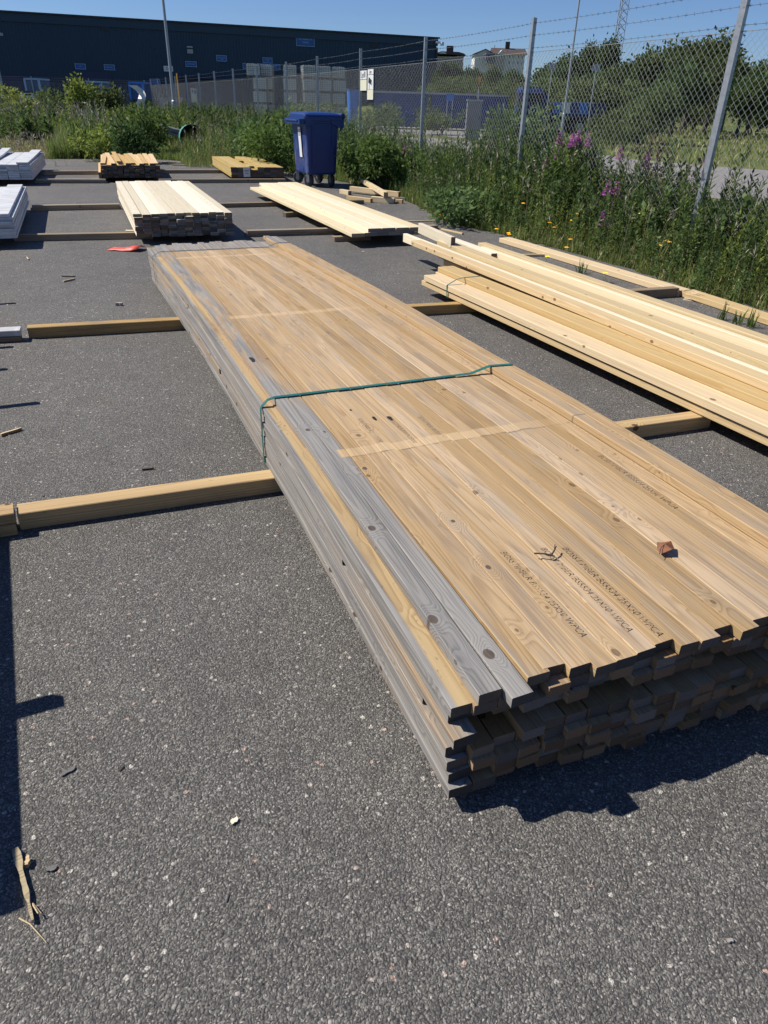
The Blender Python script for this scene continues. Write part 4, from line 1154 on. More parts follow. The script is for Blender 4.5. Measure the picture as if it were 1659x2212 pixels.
o = mb.build('blade', M['leaf_dead'], t); o.modifiers.new('t', 'SOLIDIFY').thickness = 0.001
mb = MB(); mb.tube([(0, 0.0, 0.015), (-0.006, -0.02, 0.012), (-0.004, -0.045, 0.006)], 0.001, 4); mb.build('leaf_stalk', M['twig'], t)

# ------------------------------------------------------------------ bearers
def beam(label, a, b, w_=0.075, h_=0.075, z=0.0, mat='bearer', group='bearers on the asphalt', name='bearer', jag=0.0):
    """single squared timber from a to b (centre line on the ground)"""
    a, b = Vector((a[0], a[1], 0)), Vector((b[0], b[1], 0)); d = b - a; L = d.length
    t = plank(name, None, -w_ / 2, w_ / 2, 0, h_, 0, L, M[mat], [L * 0.33, L * 0.66], None, (lambda x, y: x + 0.004 * math.sin(y * 2)), 0.003, skew=0.05)
    t.location = (a.x, a.y, z); t.rotation_euler.z = math.atan2(d.y, d.x) - math.pi / 2
    return tag(t, label, 'bearer', group)
def beam_px(label, p, q, w_=0.075, h_=0.075, z=0.0, mat='bearer', **k):
    """p, q: front bottom corners seen in the photograph"""
    a, b = at(*p), at(*q); d = (b - a).normalized(); nrm = Vector((-d.y, d.x, 0))
    return beam(label, a + nrm * w_ / 2, b + nrm * w_ / 2, w_, h_, z, mat, **k)
a = at(46, 1146); b = at(1345, 946)
beam_px('bearer under the front of the weathered pack, ending at the two stacked blocks', (43, 1146), (1530, 925), 0.082, 0.070)
beam_px('bearer under the middle of the weathered pack, starting near the pale grey board end', (62, 732), (1040, 674), 0.080, 0.072)
q = at(1300, 950)
o = beam_px('short bearer laid against the first one between the strapped pack and loose planks', (1215, 985), (1292, 950), 0.07, 0.066, mat='old')
beam_px('lower block of the two stacked beam ends beside the front bearer', (-160, 1190), (37, 1155), 0.085, 0.045)
beam('upper block of the two stacked beam ends, pale top', at(-160, 1190) + Vector((-0.03, 0.045, 0)), at(33, 1155) + Vector((-0.01, 0.045, 0)), 0.085, 0.043, 0.0455)
beam_px('dark lower timber under the pale grey board end', (-180, 752), (46, 738), 0.085, 0.035, mat='old')
beam('pale grey board end lying on a dark timber', at(-180, 750) + Vector((0, 0.055, 0)), at(40, 738) + Vector((0, 0.055, 0)), 0.10, 0.038, 0.0355, 'white_board')

# ------------------------------------------------------------------ packs at the back
def board_pack(name, label, pos, rz, L, cols, rows, bw, bh, mat, jit=0.03, z0=0.075, top_drop=(), endmat=None, group=None, far_j=0.03, raise_=(), xj=0.004, cat='timber pack', crown=0.0):
    t = thing(name, label, cat, (pos.x, pos.y, z0), rz, group)
    r = random.Random(hash(label) % 1000 if False else len(label) * 7 + cols)
    for k in range(rows):
        for i in range(cols):
            if k == rows - 1 and i in top_drop: continue
            x0 = i * bw + r.uniform(-xj, xj)
            zz = k * bh + (r.uniform(0, 0.004) if k == rows - 1 else 0)
            y0 = r.uniform(-jit, jit); y1 = L + r.uniform(-far_j, far_j)
            edge_ = k == rows - 1 or i in (0, cols - 1)
            plank('board', t, x0, x0 + bw - 0.003, zz, zz + bh - 0.0015, y0, y1, M[mat], [L / 2] if edge_ else None, None, None, 0.002 if edge_ else 0.0)
    return t
GB = 'bearers under the stacks at the back'
# pale cream pack
p = at(287, 515, 0.075)
pos = at(295, 512, 0.075)
board_pack('board_pack', 'cream planed board pack with a ragged end, nearest the red plastic sheet', pos, math.radians(21.8), 3.55, 12, 8, 0.088, 0.029, 'cream', 0.045, z0=0.072, far_j=0.06, xj=0.006)
# raw boards behind it
pos = at(222, 384, 0.075)
rp = board_pack('board_pack', 'raw yellow board stack with loose uneven boards on top, behind the cream pack', pos, math.radians(20.0), 2.9, 11, 6, 0.095, 0.035, 'rough', 0.03, z0=0.075, far_j=0.15, xj=0.008)
for k, (x, y0, y1, rz, dx) in enumerate([(0.02, 0.05, 2.7, -0.02, 0), (0.14, -0.05, 2.9, 0.03, 0), (0.26, 0.1, 2.8, 0.02, 0), (0.37, 0.0, 2.6, 0.05, 0), (0.50, 0.1, 2.7, 0.02, 0), (0.62, -0.08, 2.8, 0.04, 0), (0.75, 0.05, 2.7, 0, 0), (0.86, -0.02, 2.75, 0, 0), (0.96, 0.06, 2.7, -0.02, 0)]):
    plank('board', rp, x, x + 0.085, 0.212 + 0.004 * (k % 2) + (0.03 if k == 2 else 0), 0.240 + 0.004 * (k % 2) + (0.03 if k == 2 else 0), y0, y1, M['rough'], [1.3], None, (lambda q_, y, rz=rz: q_ - rz * (y - 1.3)), 0.002)
plank('board', rp, -0.06, -0.02, -0.05, 0.10, -0.1, 2.2, M['rough'], None, None, None, 0.002)
# treated pack with a gap and label
pos = at(499, 390, 0.0)
tp = board_pack('board_pack', 'greenish yellow treated board pack with a white paper label, by the blue wheelie bin', at(500, 383, 0.075), math.radians(19.5), 3.0, 8, 4, 0.13, 0.045, 'treated', 0.01, z0=0.072, top_drop=(3,), far_j=0.02)
for y0, y1 in ((0.35, 0.75), (1.7, 2.1)): plank('board', tp, 3 * 0.13 + 0.01, 4 * 0.13 - 0.013, 0.135, 0.176, y0, y1, M['treated'], None, None, None, 0.002)
mb = MB(); mb.box((0.30, -0.022, 0.095), (0.13, 0.003, 0.17)); mb.build('paper_label', M['white'], tp)
mb = MB(); mb.box((0.30, -0.0245, 0.12), (0.09, 0.002, 0.03)); mb.box((0.30, -0.0245, 0.075), (0.07, 0.002, 0.02)); mb.build('label_print', M['sign_grey'], tp)
# wide pale boards
pos = at(760, 512, 0.11)
wp = thing('board_pack', 'wide pale new boards in two thin layers, propped on small blocks before the wheelie bin', 'timber pack', (pos.x, pos.y, 0.11), math.radians(23.2))
for i in range(6): plank('board', wp, i * 0.152 + (0.0 if i else -0.01), i * 0.152 + 0.146, 0, 0.038, rnd.uniform(-0.02, 0.02) + (0 if i else -0.01), 4.9 + rnd.uniform(-0.05, 0.05), M['pale3'], [2.4], None, None, 0.003)
for i in range(4): plank('board', wp, 0.20 + i * 0.168, 0.20 + i * 0.168 + 0.163, 0.039, 0.078, 0.02 + rnd.uniform(-0.02, 0.02), 5.1 + rnd.uniform(-0.04, 0.04), M['pale3'], [2.4], None, None, 0.003)
# white packs
pos = at(52, 512, 0.09)
def white_pack(label, pos, rz, L, cols, rows, extra):
    t = thing('board_pack', label, 'timber pack', (pos.x, pos.y, 0.09), rz)
    bw, bh = 0.19, 0.034
    for k in range(rows):
        for i in range(cols):
            x1 = -i * bw - rnd.uniform(0, 0.012) - 0.004 * (rows - k) * 0
            y0 = rnd.uniform(-0.02, 0.02)
            plank('board', t, x1 - bw + 0.004, x1, k * bh, k * bh + bh - 0.003, y0, L + rnd.uniform(-0.02, 0.02), M['white_board'], [L / 2], None, None, 0.003)
    for k, i, lift in extra:
        plank('board', t, -i * bw - bw - 0.03, -i * bw - 0.035, (rows + k) * bh, (rows + k) * bh + bh - 0.003, 0.01, L - 0.05, M['white_board'], [L * 0.3, L * 0.6], (lambda y, l=lift: l * (y / L) ** 2), None, 0.003)
    return t
white_pack('white primed board pack nearer the camera, at the edge of the yard', at(38, 515, 0.09), math.radians(22.0), 3.0, 4, 6, [(0, 0, 0.0)])
white_pack('white primed board pack farther back, with curled boards on top', at(72, 388, 0.09), math.radians(19.5), 3.2, 6, 7, [(0, 0, 0.02), (0, 3, 0.05), (0, 4, 0.07), (1, 4, 0.06)])
# bearers of the back rows
for lab, p, q, st_, mat in (
    ('timber of the pair between near white pack and cream pack front', (30, 522), (330, 516), 2, 'old'),
    ('timber of the pair from near white pack to cream pack middle', (66, 456), (262, 452), 2, 'old'),
    ('double bearer running right of the cream pack under the wide pale boards', (440, 450), (786, 441), 1, 'old'),
    ('timber of the dark pair under the wide pale boards', (531, 512), (735, 506), 2, 'old'),
    ('timber end sticking out on the verge side of the wide pale boards', (800, 510), (948, 499), 2, 'old'),
    ('timber of the pair between far white pack and raw yellow stack', (75, 396), (232, 396), 2, 'old'),
    ('timber of the pair at the grass edge behind the far white pack', (95, 378), (225, 377), 2, 'old'),
    ('timber of the front pair between raw stack and treated pack', (340, 396), (620, 395), 2, 'old'),
    ('timber of the rear pair between raw stack and treated pack', (345, 375), (520, 374), 2, 'old')):
    for k in range(st_):
        beam_px(('lower ' if k == 0 else 'upper ') + lab, (p[0] + k * 4, p[1]), (q[0] - k * 3, q[1]), 0.09, 0.034, k * 0.0345, mat, group=GB) if st_ == 2 else beam_px(lab, p, q, 0.09, 0.06, 0, mat, group=GB)
beam_px('small block end poking out of the cream pack on its shaded side', (272, 512 - 4), (312, 508), 0.06, 0.05, mat='cream', group=GB)
beam_px('small pale prop block under the near corner of the wide boards', (722, 523), (800, 519), 0.09, 0.055, 0.0, 'old', group=GB)
beam_px('small prop block under the side of the wide boards, farther back', (617, 470), (660, 467), 0.08, 0.06, 0, 'old', group=GB)
# offcuts by the weeds
for lab, p, q, w_, h_, z, mat in (
    ('offcut lying crosswise on top of the offcut heap', (775, 404), (828, 440), 0.07, 0.07, 0.10, 'pale'),
    ('long offcut at the back of the offcut heap by the weeds', (755, 417), (860, 430), 0.07, 0.08, 0.03, 'pale2'),
    ('front offcut of the heap, pointing at the wide pale boards', (748, 431), (800, 438), 0.06, 0.06, 0.0, 'pale2'),
    ('short block at the bin end of the offcut heap', (733, 418), (752, 422), 0.07, 0.07, 0.0, 'pale'),
    ('round edged offcut in the middle of the heap', (800, 436), (850, 440), 0.08, 0.08, 0.0, 'pale'),
    ('short block at the weed end of the offcut heap', (846, 438), (868, 440), 0.06, 0.06, 0.0, 'pale2')):
    beam_px(lab, p, q, w_, h_, z, mat, group='offcut heap by the weeds', name='offcut')
beam_px('thin pale lath lying by the leafy clump at the asphalt edge', (952, 497), (998, 507), 0.03, 0.02, 0, 'pale', group='loose laths', name='lath')
beam_px('thin lath lying behind the dark bearer end', (868, 480), (945, 478), 0.02, 0.015, 0, 'pale', group='loose laths', name='lath')
beam_px('thin double lath lying between loose planks and verge board', (1120, 555), (1190, 554), 0.03, 0.025, 0, 'pale', group='loose laths', name='lath')
# verge boards
def flat_px(label, pts_near, pts_far, th, mat, name='verge_board'):
    a, b = at(*pts_near), at(*pts_far); d = b - a
    W = 0.16
    nrm = Vector((-d.normalized().y, d.normalized().x, 0))
    return beam(label, a - nrm * W / 2, b - nrm * W / 2, W, th, 0.004, mat, group='boards along the verge', name=name)
flat_px('long yellow board along the grassy verge, from the leafy clump to the bearer end', (1462, 642), (1078, 524), 0.05, 'pale2')
o = flat_px('second yellow verge board with a chewed ragged end, beside the bearer end', (1740, 732), (1466, 640), 0.045, 'pale2')
beam_px('bearer end sticking out from under the loose planks at the verge board', (1250, 655), (1462, 641), 0.08, 0.075, mat='old')
# splinters at the chewed end
for i in range(9):
    p = at(1466 + rnd.uniform(-4, 40), 640 + rnd.uniform(-14, 10), 0.05)
    mb = MB(); a = rnd.uniform(1.9, 2.4); L = rnd.uniform(0.05, 0.16)
    mb.add([(0, 0, 0), (L, 0.004, 0.01), (L * 0.6, 0.012, 0.006), (0, 0.012, 0.0), (0, 0.006, 0.008)], [(0, 1, 4), (1, 2, 4), (2, 3, 4), (3, 0, 4), (0, 3, 2, 1)])
    s_ = mb.build('splinter', M['pale2'], o)
    s_.matrix_world = Matrix.Translation((p.x, p.y, 0.05)) @ Matrix.Rotation(-1.1 + rnd.uniform(-0.4, 0.4), 4, 'Z')
    s_.matrix_parent_inverse = o.matrix_basis.inverted()

# ------------------------------------------------------------------ loose planks on the right
PO = at(925, 612, 0.075)
PB = math.radians(24.9)
# pile frame: x to the right (u), y away from the camera: v towards the camera = -y
def pile_plank(label, u0, v0, u1, v1, z, w_, h_, mat, top=True, parent=None, name='loose_plank', bend=0.0):
    ang = math.atan2(u1 - u0, v1 - v0)
    L = math.hypot(u1 - u0, v1 - v0)
    ev = Vector((math.cos(PB), math.sin(PB), 0)); dv = Vector((math.sin(PB), -math.cos(PB), 0))
    far = PO + ev * u0 + dv * v0
    near = PO + ev * u1 + dv * v1
    d = far - near
    t = plank(name, None, 0, w_, 0, h_, 0, L, M[mat], [L * 0.25, L * 0.5, L * 0.75], (lambda y: bend * 4 * (y / L) * (1 - y / L)), None, 0.003, skew=0.02)
    t.location = (near.x, near.y, z); t.rotation_euler.z = math.atan2(d.y, d.x) - math.pi / 2
    if label: tag(t, label, 'plank', 'loose planks on the bearers by the verge')
    return t
VE = 5.2
# strapped bundle: bottom row and second row
bun = thing('strapped_bundle', 'small bundle of planks with a thin green strap under the loose planks', 'timber bundle', (0, 0, 0))
def bund(*a, **k):
    o = pile_plank(None, *a, name='board', **k); o.parent = bun
    return o
bund(-0.085, 0.04, -0.04, VE, 0.075, 0.145, 0.040, 'pale2')
bund(0.07, 0.02, 0.11, VE, 0.075, 0.145, 0.042, 'pale2')
bund(0.225, -0.1, 0.26, VE, 0.075, 0.145, 0.042, 'pale2')
bund(-0.095, 0.10, -0.055, VE, 0.124, 0.145, 0.045, 'pale2')
bund(0.065, 0.0, 0.095, VE, 0.122, 0.145, 0.045, 'pale2')
bund(0.22, -0.12, 0.25, VE, 0.120, 0.145, 0.045, 'pale2')
bund(0.075, 0.02, 0.105, VE, 0.168, 0.150, 0.043, 'pale2')
ev = Vector((math.cos(PB), math.sin(PB), 0)); dv = Vector((math.sin(PB), -math.cos(PB), 0))
def pp(u, v, z): q = PO + ev * u + dv * v; return (q.x, q.y, z)
mb = MB(); vs_ = 0.50
mb.band([pp(-0.088, vs_, 0.072), pp(-0.094, vs_, 0.12), pp(-0.097, vs_, 0.168), pp(-0.085, vs_, 0.175), pp(0.0, vs_ - 0.02, 0.205), pp(0.072, vs_ - 0.03, 0.2135), pp(0.23, vs_ - 0.04, 0.2135), pp(0.37, vs_ - 0.04, 0.168), pp(0.375, vs_ - 0.04, 0.075)], tuple(dv), 0.013, 0.0014)
mb.build('strap', M['strap_green'], bun)
# supporting row under the loose ones
LPK = [
 ('lowest loose plank, second row, hidden edge beside the strapped bundle', 0.385, -0.35, 0.40, VE, 0.075, 0.145, 0.045, 'pale2'),
 ('bottom loose plank in the middle of the pile resting on the bearers', 0.55, -0.5, 0.56, VE, 0.075, 0.145, 0.045, 'pale'),
 ('bottom loose plank under the verge edge of the pile', 0.72, -0.4, 0.72, VE, 0.075, 0.145, 0.045, 'pale'),
 ('second row plank between bundle and middle of the pile', 0.385, -0.45, 0.395, VE, 0.122, 0.145, 0.045, 'pale2'),
 ('second row plank in the middle of the pile', 0.55, -0.6, 0.555, VE, 0.122, 0.145, 0.045, 'pale'),
 ('second row plank under the verge edge planks', 0.715, -0.5, 0.715, VE, 0.122, 0.145, 0.045, 'pale'),
 ('loose plank lying half over the strapped bundle, first of the top row', 0.305, -0.98, 0.145, VE, 0.213, 0.105, 0.045, 'pale2'),
 ('bright edgewise plank with its far end jutting out farthest towards the bin', 0.430, -1.42, 0.272, 5.2, 0.1695, 0.045, 0.082, 'pale3'),
 ('third plank of the top row, a bright knotty one', 0.492, -0.62, 0.337, VE, 0.1695, 0.098, 0.030, 'cream'),
 ('fourth plank of the top row, pale with a scuffed cross mark', 0.612, -1.02, 0.460, VE, 0.195, 0.108, 0.045, 'pale'),
 ('fifth plank of the top row, beside a dark gap', 0.740, -0.72, 0.597, VE, 0.1695, 0.072, 0.032, 'pale2'),
 ('sixth plank of the top row, dull and slightly greyed', 0.888, -1.2, 0.772, VE, 0.1695, 0.100, 0.028, 'cream'),
 ('outermost plank of the top row on the verge edge', 1.000, -0.88, 0.893, VE, 0.1695, 0.090, 0.055, 'pale'),
 ('narrow plank on edge between the fifth and sixth of the top row', 0.832, -0.55, 0.695, VE, 0.1695, 0.042, 0.078, 'pale3'),
 ('thin outer plank leaning on the verge edge of the pile', 1.03, -0.57, 1.02, 2.6, 0.135, 0.045, 0.045, 'pale2'),
 ('short offcut standing on edge across the far end of the loose planks', 0.70, -1.62, 0.60, -0.72, 0.216, 0.045, 0.100, 'cream'),
 ('flat plank end just behind the short edgewise offcut', 0.80, -1.50, 0.765, -0.25, 0.2165, 0.085, 0.022, 'cream'),
]
for l in LPK: pile_plank(*l)
beam_px('far bearer under the loose planks, its end showing as a small dark block', (1030, 636), (1330, 640), 0.075, 0.070, mat='old')

# ------------------------------------------------------------------ stack outside the frame edge that throws the shadow
sp = at(-40, 1560)
def off_stack():
    d = Vector((-math.sin(PA), math.cos(PA), 0)); e = Vector((math.cos(PA), math.sin(PA), 0))
    t = thing('board_stack', 'tall dark timber stack whose shadow falls on the near asphalt', 'timber stack', (-1.183, 0.898, 0), math.radians(26.4))
    for k in range(11):
        for i in range(3):
            plank('board', t, -0.6 + i * 0.2, -0.6 + i * 0.2 + 0.195, 0.092 + k * 0.042, 0.092 + k * 0.042 + 0.04, rnd.uniform(-0.008, 0.015), 1.6 + rnd.uniform(-0.02, 0.02), M['old'], None, None, None, 0)
    for y in (0.12, 0.9): plank('bearer', t, -0.7, 0.02, 0, 0.083, y, y + 0.08, M['old'], None, None, None, 0)
    plank('sticker', t, -0.6, 0.115, 0.505, 0.545, 0.54, 0.58, M['old'], None, None, None, 0)
    plank('sticker', t, -0.6, 0.125, 0.335, 0.375, 0.06, 0.09, M['old'], None, None, None, 0)
    t = thing('board_stack', 'second dark timber stack, on the pale grey board end, throwing thin shadow spikes', 'timber stack', (-2.15, 2.75, 0), math.radians(24.8))
    for k in range(6):
        for i in range(3):
            plank('board', t, -0.6 + i * 0.2, -0.6 + i * 0.2 + 0.195, 0.092 + k * 0.042, 0.092 + k * 0.042 + 0.04, rnd.uniform(-0.008, 0.015), 3.1 + rnd.uniform(-0.02, 0.02), M['old'], None, None, None, 0)
    plank('bearer', t, -0.7, -0.02, 0, 0.09, 0.3, 0.38, M['old'], None, None, None, 0)
    for y, x, z in ((0.67, 0.32, 0.345), (1.30, 0.16, 0.345), (1.75, 0.19, 0.345), (2.93, 0.20, 0.345)):
        plank('sticker', t, -0.6, x, z, z + 0.03, y, y + 0.035, M['old'], None, None, None, 0)
off_stack()

# ------------------------------------------------------------------ blue wheelie bin
def make_bin():
    p = at(683, 405)
    t = thing('wheelie_bin', 'big blue four wheeled bin with a closed lid standing by the weeds', 'bin', (p.x - 0.05, p.y + 0.45, 0), math.radians(24.0))
    t.scale = (0.98, 0.92, 1.12)
    W, D, H = 0.66, 1.02, 1.10                        # D runs away from the camera
    # body: rounded tapered shell
    def ring(w_, d_, z, r=0.05, n=4):
        out = []
        for cx, cy, a0 in ((w_ / 2 - r, d_ / 2 - r, 0), (-w_ / 2 + r, d_ / 2 - r, 90), (-w_ / 2 + r, -d_ / 2 + r, 180), (w_ / 2 - r, -d_ / 2 + r, 270)):
            for k in range(n + 1):
                a = math.radians(a0 + 90 * k / n); out.append((cx + r * math.cos(a), cy + r * math.sin(a), z))
        return out
    def loft(rings, name, mat, parent, cap=True, smooth=True):
        n = len(rings[0]); V = [q for R in rings for q in R]; F = []
        for i in range(len(rings) - 1):
            for k in range(n): F.append((i * n + k, i * n + (k + 1) % n, (i + 1) * n + (k + 1) % n, (i + 1) * n + k))
        if cap: F += [tuple(range(n))[::-1], tuple(range(len(V) - n, len(V)))]
        mb = MB(); mb.add(V, F); o = mb.build(name, mat, parent, fix=False)
        return o
    o = loft([ring(0.54, 0.86, 0.19, 0.06), ring(0.57, 0.90, 0.22, 0.06), ring(0.60, 0.94, 0.55, 0.06), ring(0.645, 1.0, 0.94, 0.06), ring(0.66, 1.02, 0.945, 0.06), ring(0.665, 1.03, 1.01, 0.06)], 'body', M['bin'], t)
    loft([ring(0.72, 1.09, 0.985, 0.05), ring(0.735, 1.10, 1.0, 0.05), ring(0.735, 1.10, 1.035, 0.05), ring(0.71, 1.08, 1.04, 0.05)], 'rim', M['bin'], t)
    loft([ring(0.72, 1.08, 1.0415, 0.05), ring(0.715, 1.07, 1.065, 0.06), ring(0.62, 0.96, 1.088, 0.08), ring(0.40, 0.7, 1.10, 0.1)], 'lid', M['bin'], t)
    # front ledges under the rim: two corner pockets and a hinge bracket
    for s in (-1, 1):
        mb = MB(); mb.prism([(s * 0.345, -0.54, 0.985), (s * 0.16, -0.54, 0.985), (s * 0.16, -0.54, 0.945), (s * 0.345, -0.54, 0.88)], (0, 0, 0), (0, 0.05, 0)); mb.build('corner_pocket', M['bin'], t)
        mb = MB(); mb.box((s * 0.19, -0.478, 0.60), (0.035, 0.03, 0.70), rx=math.radians(4.0)); mb.build('rib', M['bin'], t)
    mb = MB(); mb.box((0.385, 0, 0.97), (0.07, 0.92, 0.13)); mb.tube([(0.40, -0.50, 1.05), (0.40, 0.50, 1.05)], 0.045, 10); mb.build('hinge', M['bin'], t)
    mb = MB(); mb.prism([(0.35, -0.5, 1.0), (0.42, -0.5, 1.07), (0.42, -0.5, 0.9), (0.36, -0.5, 0.84)], (0, 0, 0), (0, 0.06, 0)); mb.build('hinge_bracket', M['bin'], t)
    mb = MB(); mb.box((-0.40, 0, 0.965), (0.10, 1.02, 0.075)); mb.build('lifting_lip', M['bin'], t)
    mb = MB(); mb.tube([(-0.455, -0.4, 0.975), (-0.455, 0.4, 0.975)], 0.016, 8); mb.build('handle', M['bin'], t)
    # long paper label on the sunny side
    mb = MB(); mb.box((-0.328, -0.10, 0.66), (0.004, 0.16, 0.44), ry=math.radians(-4.2)); lb = mb.build('paper_label', M['white'], t)
    mb = MB(); mb.box((-0.339, -0.10, 0.80), (0.003, 0.13, 0.10), ry=math.radians(-4.2)); mb.build('label_print', M['sign_grey'], lb)
    for x, y, a in ((-0.22, -0.36, 0.7), (0.22, -0.36, 0.25), (-0.22, 0.36, 0.9), (0.20, 0.36, 0.5)):
        ww = MB(); ax = Vector((math.cos(a), math.sin(a), 0)) * 0.028
        c = Vector((x - math.sin(a) * 0.03, y + math.cos(a) * 0.03, 0.10))
        ww.tube([c - ax, c - ax * 0.7, c + ax * 0.7, c + ax], [0.085, 0.10, 0.10, 0.085], 16); o = ww.build('wheel', M['black'], t)
        mb = MB(); mb.tube([c - ax * 1.1, c + ax * 1.1], 0.045, 10); mb.build('hub', M['cab_grey'], o)
        mb = MB()
        for s in (-1, 1): mb.box(c + ax * 1.35 * s + Vector((0, 0, 0.045)), (0.008, 0.06, 0.13), a)
        mb.box(c + Vector((0, 0, 0.118)), (0.09, 0.07, 0.02), a); mb.build('castor_fork', M['cab_grey'], o)
    return t
make_bin()

# ------------------------------------------------------------------ litter on the asphalt
p = at(272, 538)
t = thing('red_sheet', 'crumpled red plastic sheet on the asphalt behind the pack', 'plastic sheet', (p.x, p.y, 0), 0.1)
V = []; F = []
zz = [[0.003, 0.004, 0.003], [0.012, 0.010, 0.004], [0.008, 0.02, 0.012], [0.012, 0.045, 0.03], [0.03, 0.055, 0.02]]
for i in range(5):
    for j in range(3): V.append((-0.18 + i * 0.085 + 0.02 * j, -0.10 + j * 0.10 - 0.02 * i, zz[i][j]))
for i in range(4):
    for j in range(2): F.append((i * 3 + j, (i + 1) * 3 + j, (i + 1) * 3 + j + 1, i * 3 + j + 1))
mb = MB(); mb.add(V, F); o = mb.build('sheet', M['red_sheet'], t, smooth=True); o.modifiers.new('t', 'SOLIDIFY').thickness = 0.002
def chip(label, px, py, L, W_, mat, rz, name='wood_chip', h=0.012):
    p = at(px, py)
    mb = MB(); r = random.Random(int(px))
    n = 7
    top = [((-0.5 + i / (n - 1)) * L, (W_ / 2) * (0.5 + 0.5 * r.random()) * (1 if i else 0.6)) for i in range(n)]
    bot = [((-0.5 + i / (n - 1)) * L, -(W_ / 2) * (0.5 + 0.5 * r.random()) * (1 if i < n - 1 else 0.3)) for i in range(n)]
    poly = [(x, y, 0.001) for x, y in bot] + [(x, y, 0.001) for x, y in reversed(top)]
    mb.prism(poly, (0, 0, 0), (0, 0, h))
    o = mb.build(name, mat); o.location = (p.x, p.y, 0.001); o.rotation_euler.z = rz
    return o
# long splintered stake
a, b = at(36, 1840), at(74, 1995)
t = thing('wood_splinter', 'long frayed pale splinter of wood lying by the dark stack shadow', 'splinter', ((a.x + b.x) / 2, (a.y + b.y) / 2, 0), math.atan2(a.y - b.y, a.x - b.x))
L = (a - b).length
mb = MB(); n = 14; r_ = random.Random(5); up_, dn_ = [], []
for i in range(n):
    f = i / (n - 1); x = -L / 2 + f * L; wv = 0.002 + 0.0055 * f + r_.uniform(-0.0015, 0.0015)
    up_.append((x, wv, 0.003)); dn_.append((x, -wv + r_.uniform(-0.001, 0.001), 0.003))
mb.prism(dn_ + up_[::-1], (0, 0, 0), (0, 0, 0.010))
M['splinter'] = wood('splinter_wood', (0.42, 0.33, 0.17), (0.15, 0.10, 0.05), knots=0, tint=0.05)
o = mb.build('shaft', M['splinter'], t); 
for i in range(2):
    f = r_.random(); x = -L / 2 + f * L; s = r_.choice((-1, 1))
    mb = MB(); mb.tube([(x, s * 0.006, 0.008), (x - 0.03, s * (0.010 + 0.006 * r_.random()), 0.006 + 0.01 * r_.random()), (x - 0.03 - 0.03 * r_.random(), s * (0.014 + 0.012 * r_.random()), 0.004)], [0.0018, 0.0012, 0.0004], 4); mb.build('fibre', M['pale2'], t)
mb = MB(); mb.tube([(0, 0, 0), (0.03, 0.004, 0.002), (0.085, 0.0, 0.001)], [0.0016, 0.0013, 0.0007], 4); q = at(42, 1985)
o = mb.build('straw', M['pale']); o.location = (q.x, q.y, 0.003); o.rotation_euler.z = -0.55; tag(o, 'thin pale straw at the tip of the long splinter', 'straw')
tag(chip('', 500 + 7, 1775, 0.018, 0.014, M['cream'], 0.7, h=0.004), 'small square wood chip on the open asphalt in front of the pack', 'wood chip')
tag(chip('', 62, 1866, 0.022, 0.010, M['pale2'], 1.8), 'tiny wood chip beside the long splinter', 'wood chip')
tag(chip('', 25, 936, 0.10, 0.014, M['pale2'], 0.9), 'narrow pale sliver on the asphalt behind the front bearer', 'wood chip')
tag(chip('', 258, 660, 0.05, 0.03, M['stone'], 0.1, 'bark_piece', 0.02), 'dark bark lump on the asphalt before the middle bearer', 'bark')
tag(chip('', 320, 1015, 0.05, 0.008, M['twig'], 0.3, 'twig', 0.006), 'short dark twig on the asphalt between the bearers', 'twig')
tag(chip('', 148, 1668, 0.034, 0.013, M['stone_mid'], 0.8, 'flat_stone', 0.003), 'flat grey stone flake on the asphalt, larger one', 'stone', 'flat stone flakes')
tag(chip('', 112, 1878, 0.02, 0.014, M['stone_mid'], 0.2, 'flat_stone', 0.003), 'flat grey stone flake near the long splinter', 'stone', 'flat stone flakes')
tag(chip('', 1576, 2034, 0.012, 0.009, M['stone'], 0.2, 'flat_stone', 0.004), 'white stone chip in the near corner of the asphalt', 'stone', 'flat stone flakes')
for k, (px, py) in enumerate(((148, 598), (150, 607), (60, 560))):
    tag(chip('', px, py, 0.12, 0.012, M['pale'], 0.1 + k, 'lath_sliver'), ['thin pale sliver before the near white pack', 'second thin sliver, closer to the camera than the first', 'thin sliver beside the near white pack'][k], 'wood chip')
# loose grit scattered on the asphalt
def grit():
    V = []; F = []; 
    n = 2600
    X = rng.uniform(-4.5, 5.5, n); Y = 0.35 + 11 * rng.random(n) ** 1.7
    S = 0.0022 + 0.0035 * rng.random(n) ** 2.5
    base = np.array([(1, 0, 0), (0.3, 0.9, 0), (-0.8, 0.6, 0), (-0.7, -0.6, 0), (0.4, -0.9, 0), (0, 0, 0.9)])
    tri = np.array([(0, 1, 5), (1, 2, 5), (2, 3, 5), (3, 4, 5), (4, 0, 5)])
    A = rng.uniform(0, 6.28, n)
    ca, sa = np.cos(A), np.sin(A)
    B = base[None] * S[:, None, None] * rng.uniform(0.7, 1.3, (n, 1, 3))
    P_ = np.stack([B[..., 0] * ca[:, None] - B[..., 1] * sa[:, None] + X[:, None], B[..., 0] * sa[:, None] + B[..., 1] * ca[:, None] + Y[:, None], B[..., 2]], -1)
    F = tri[None] + (np.arange(n) * 6)[:, None, None]
    mi = np.repeat(rng.choice([0, 0, 0, 0, 2, 2, 2], n), 5)
    o = put('grit', fast_mesh('grit', P_.reshape(-1, 3), F.reshape(-1, 3), [M['stone'], M['white'], M['stone_dark']], mi))
    tag(o, 'loose grit scattered over the asphalt', kind='stuff')
grit()
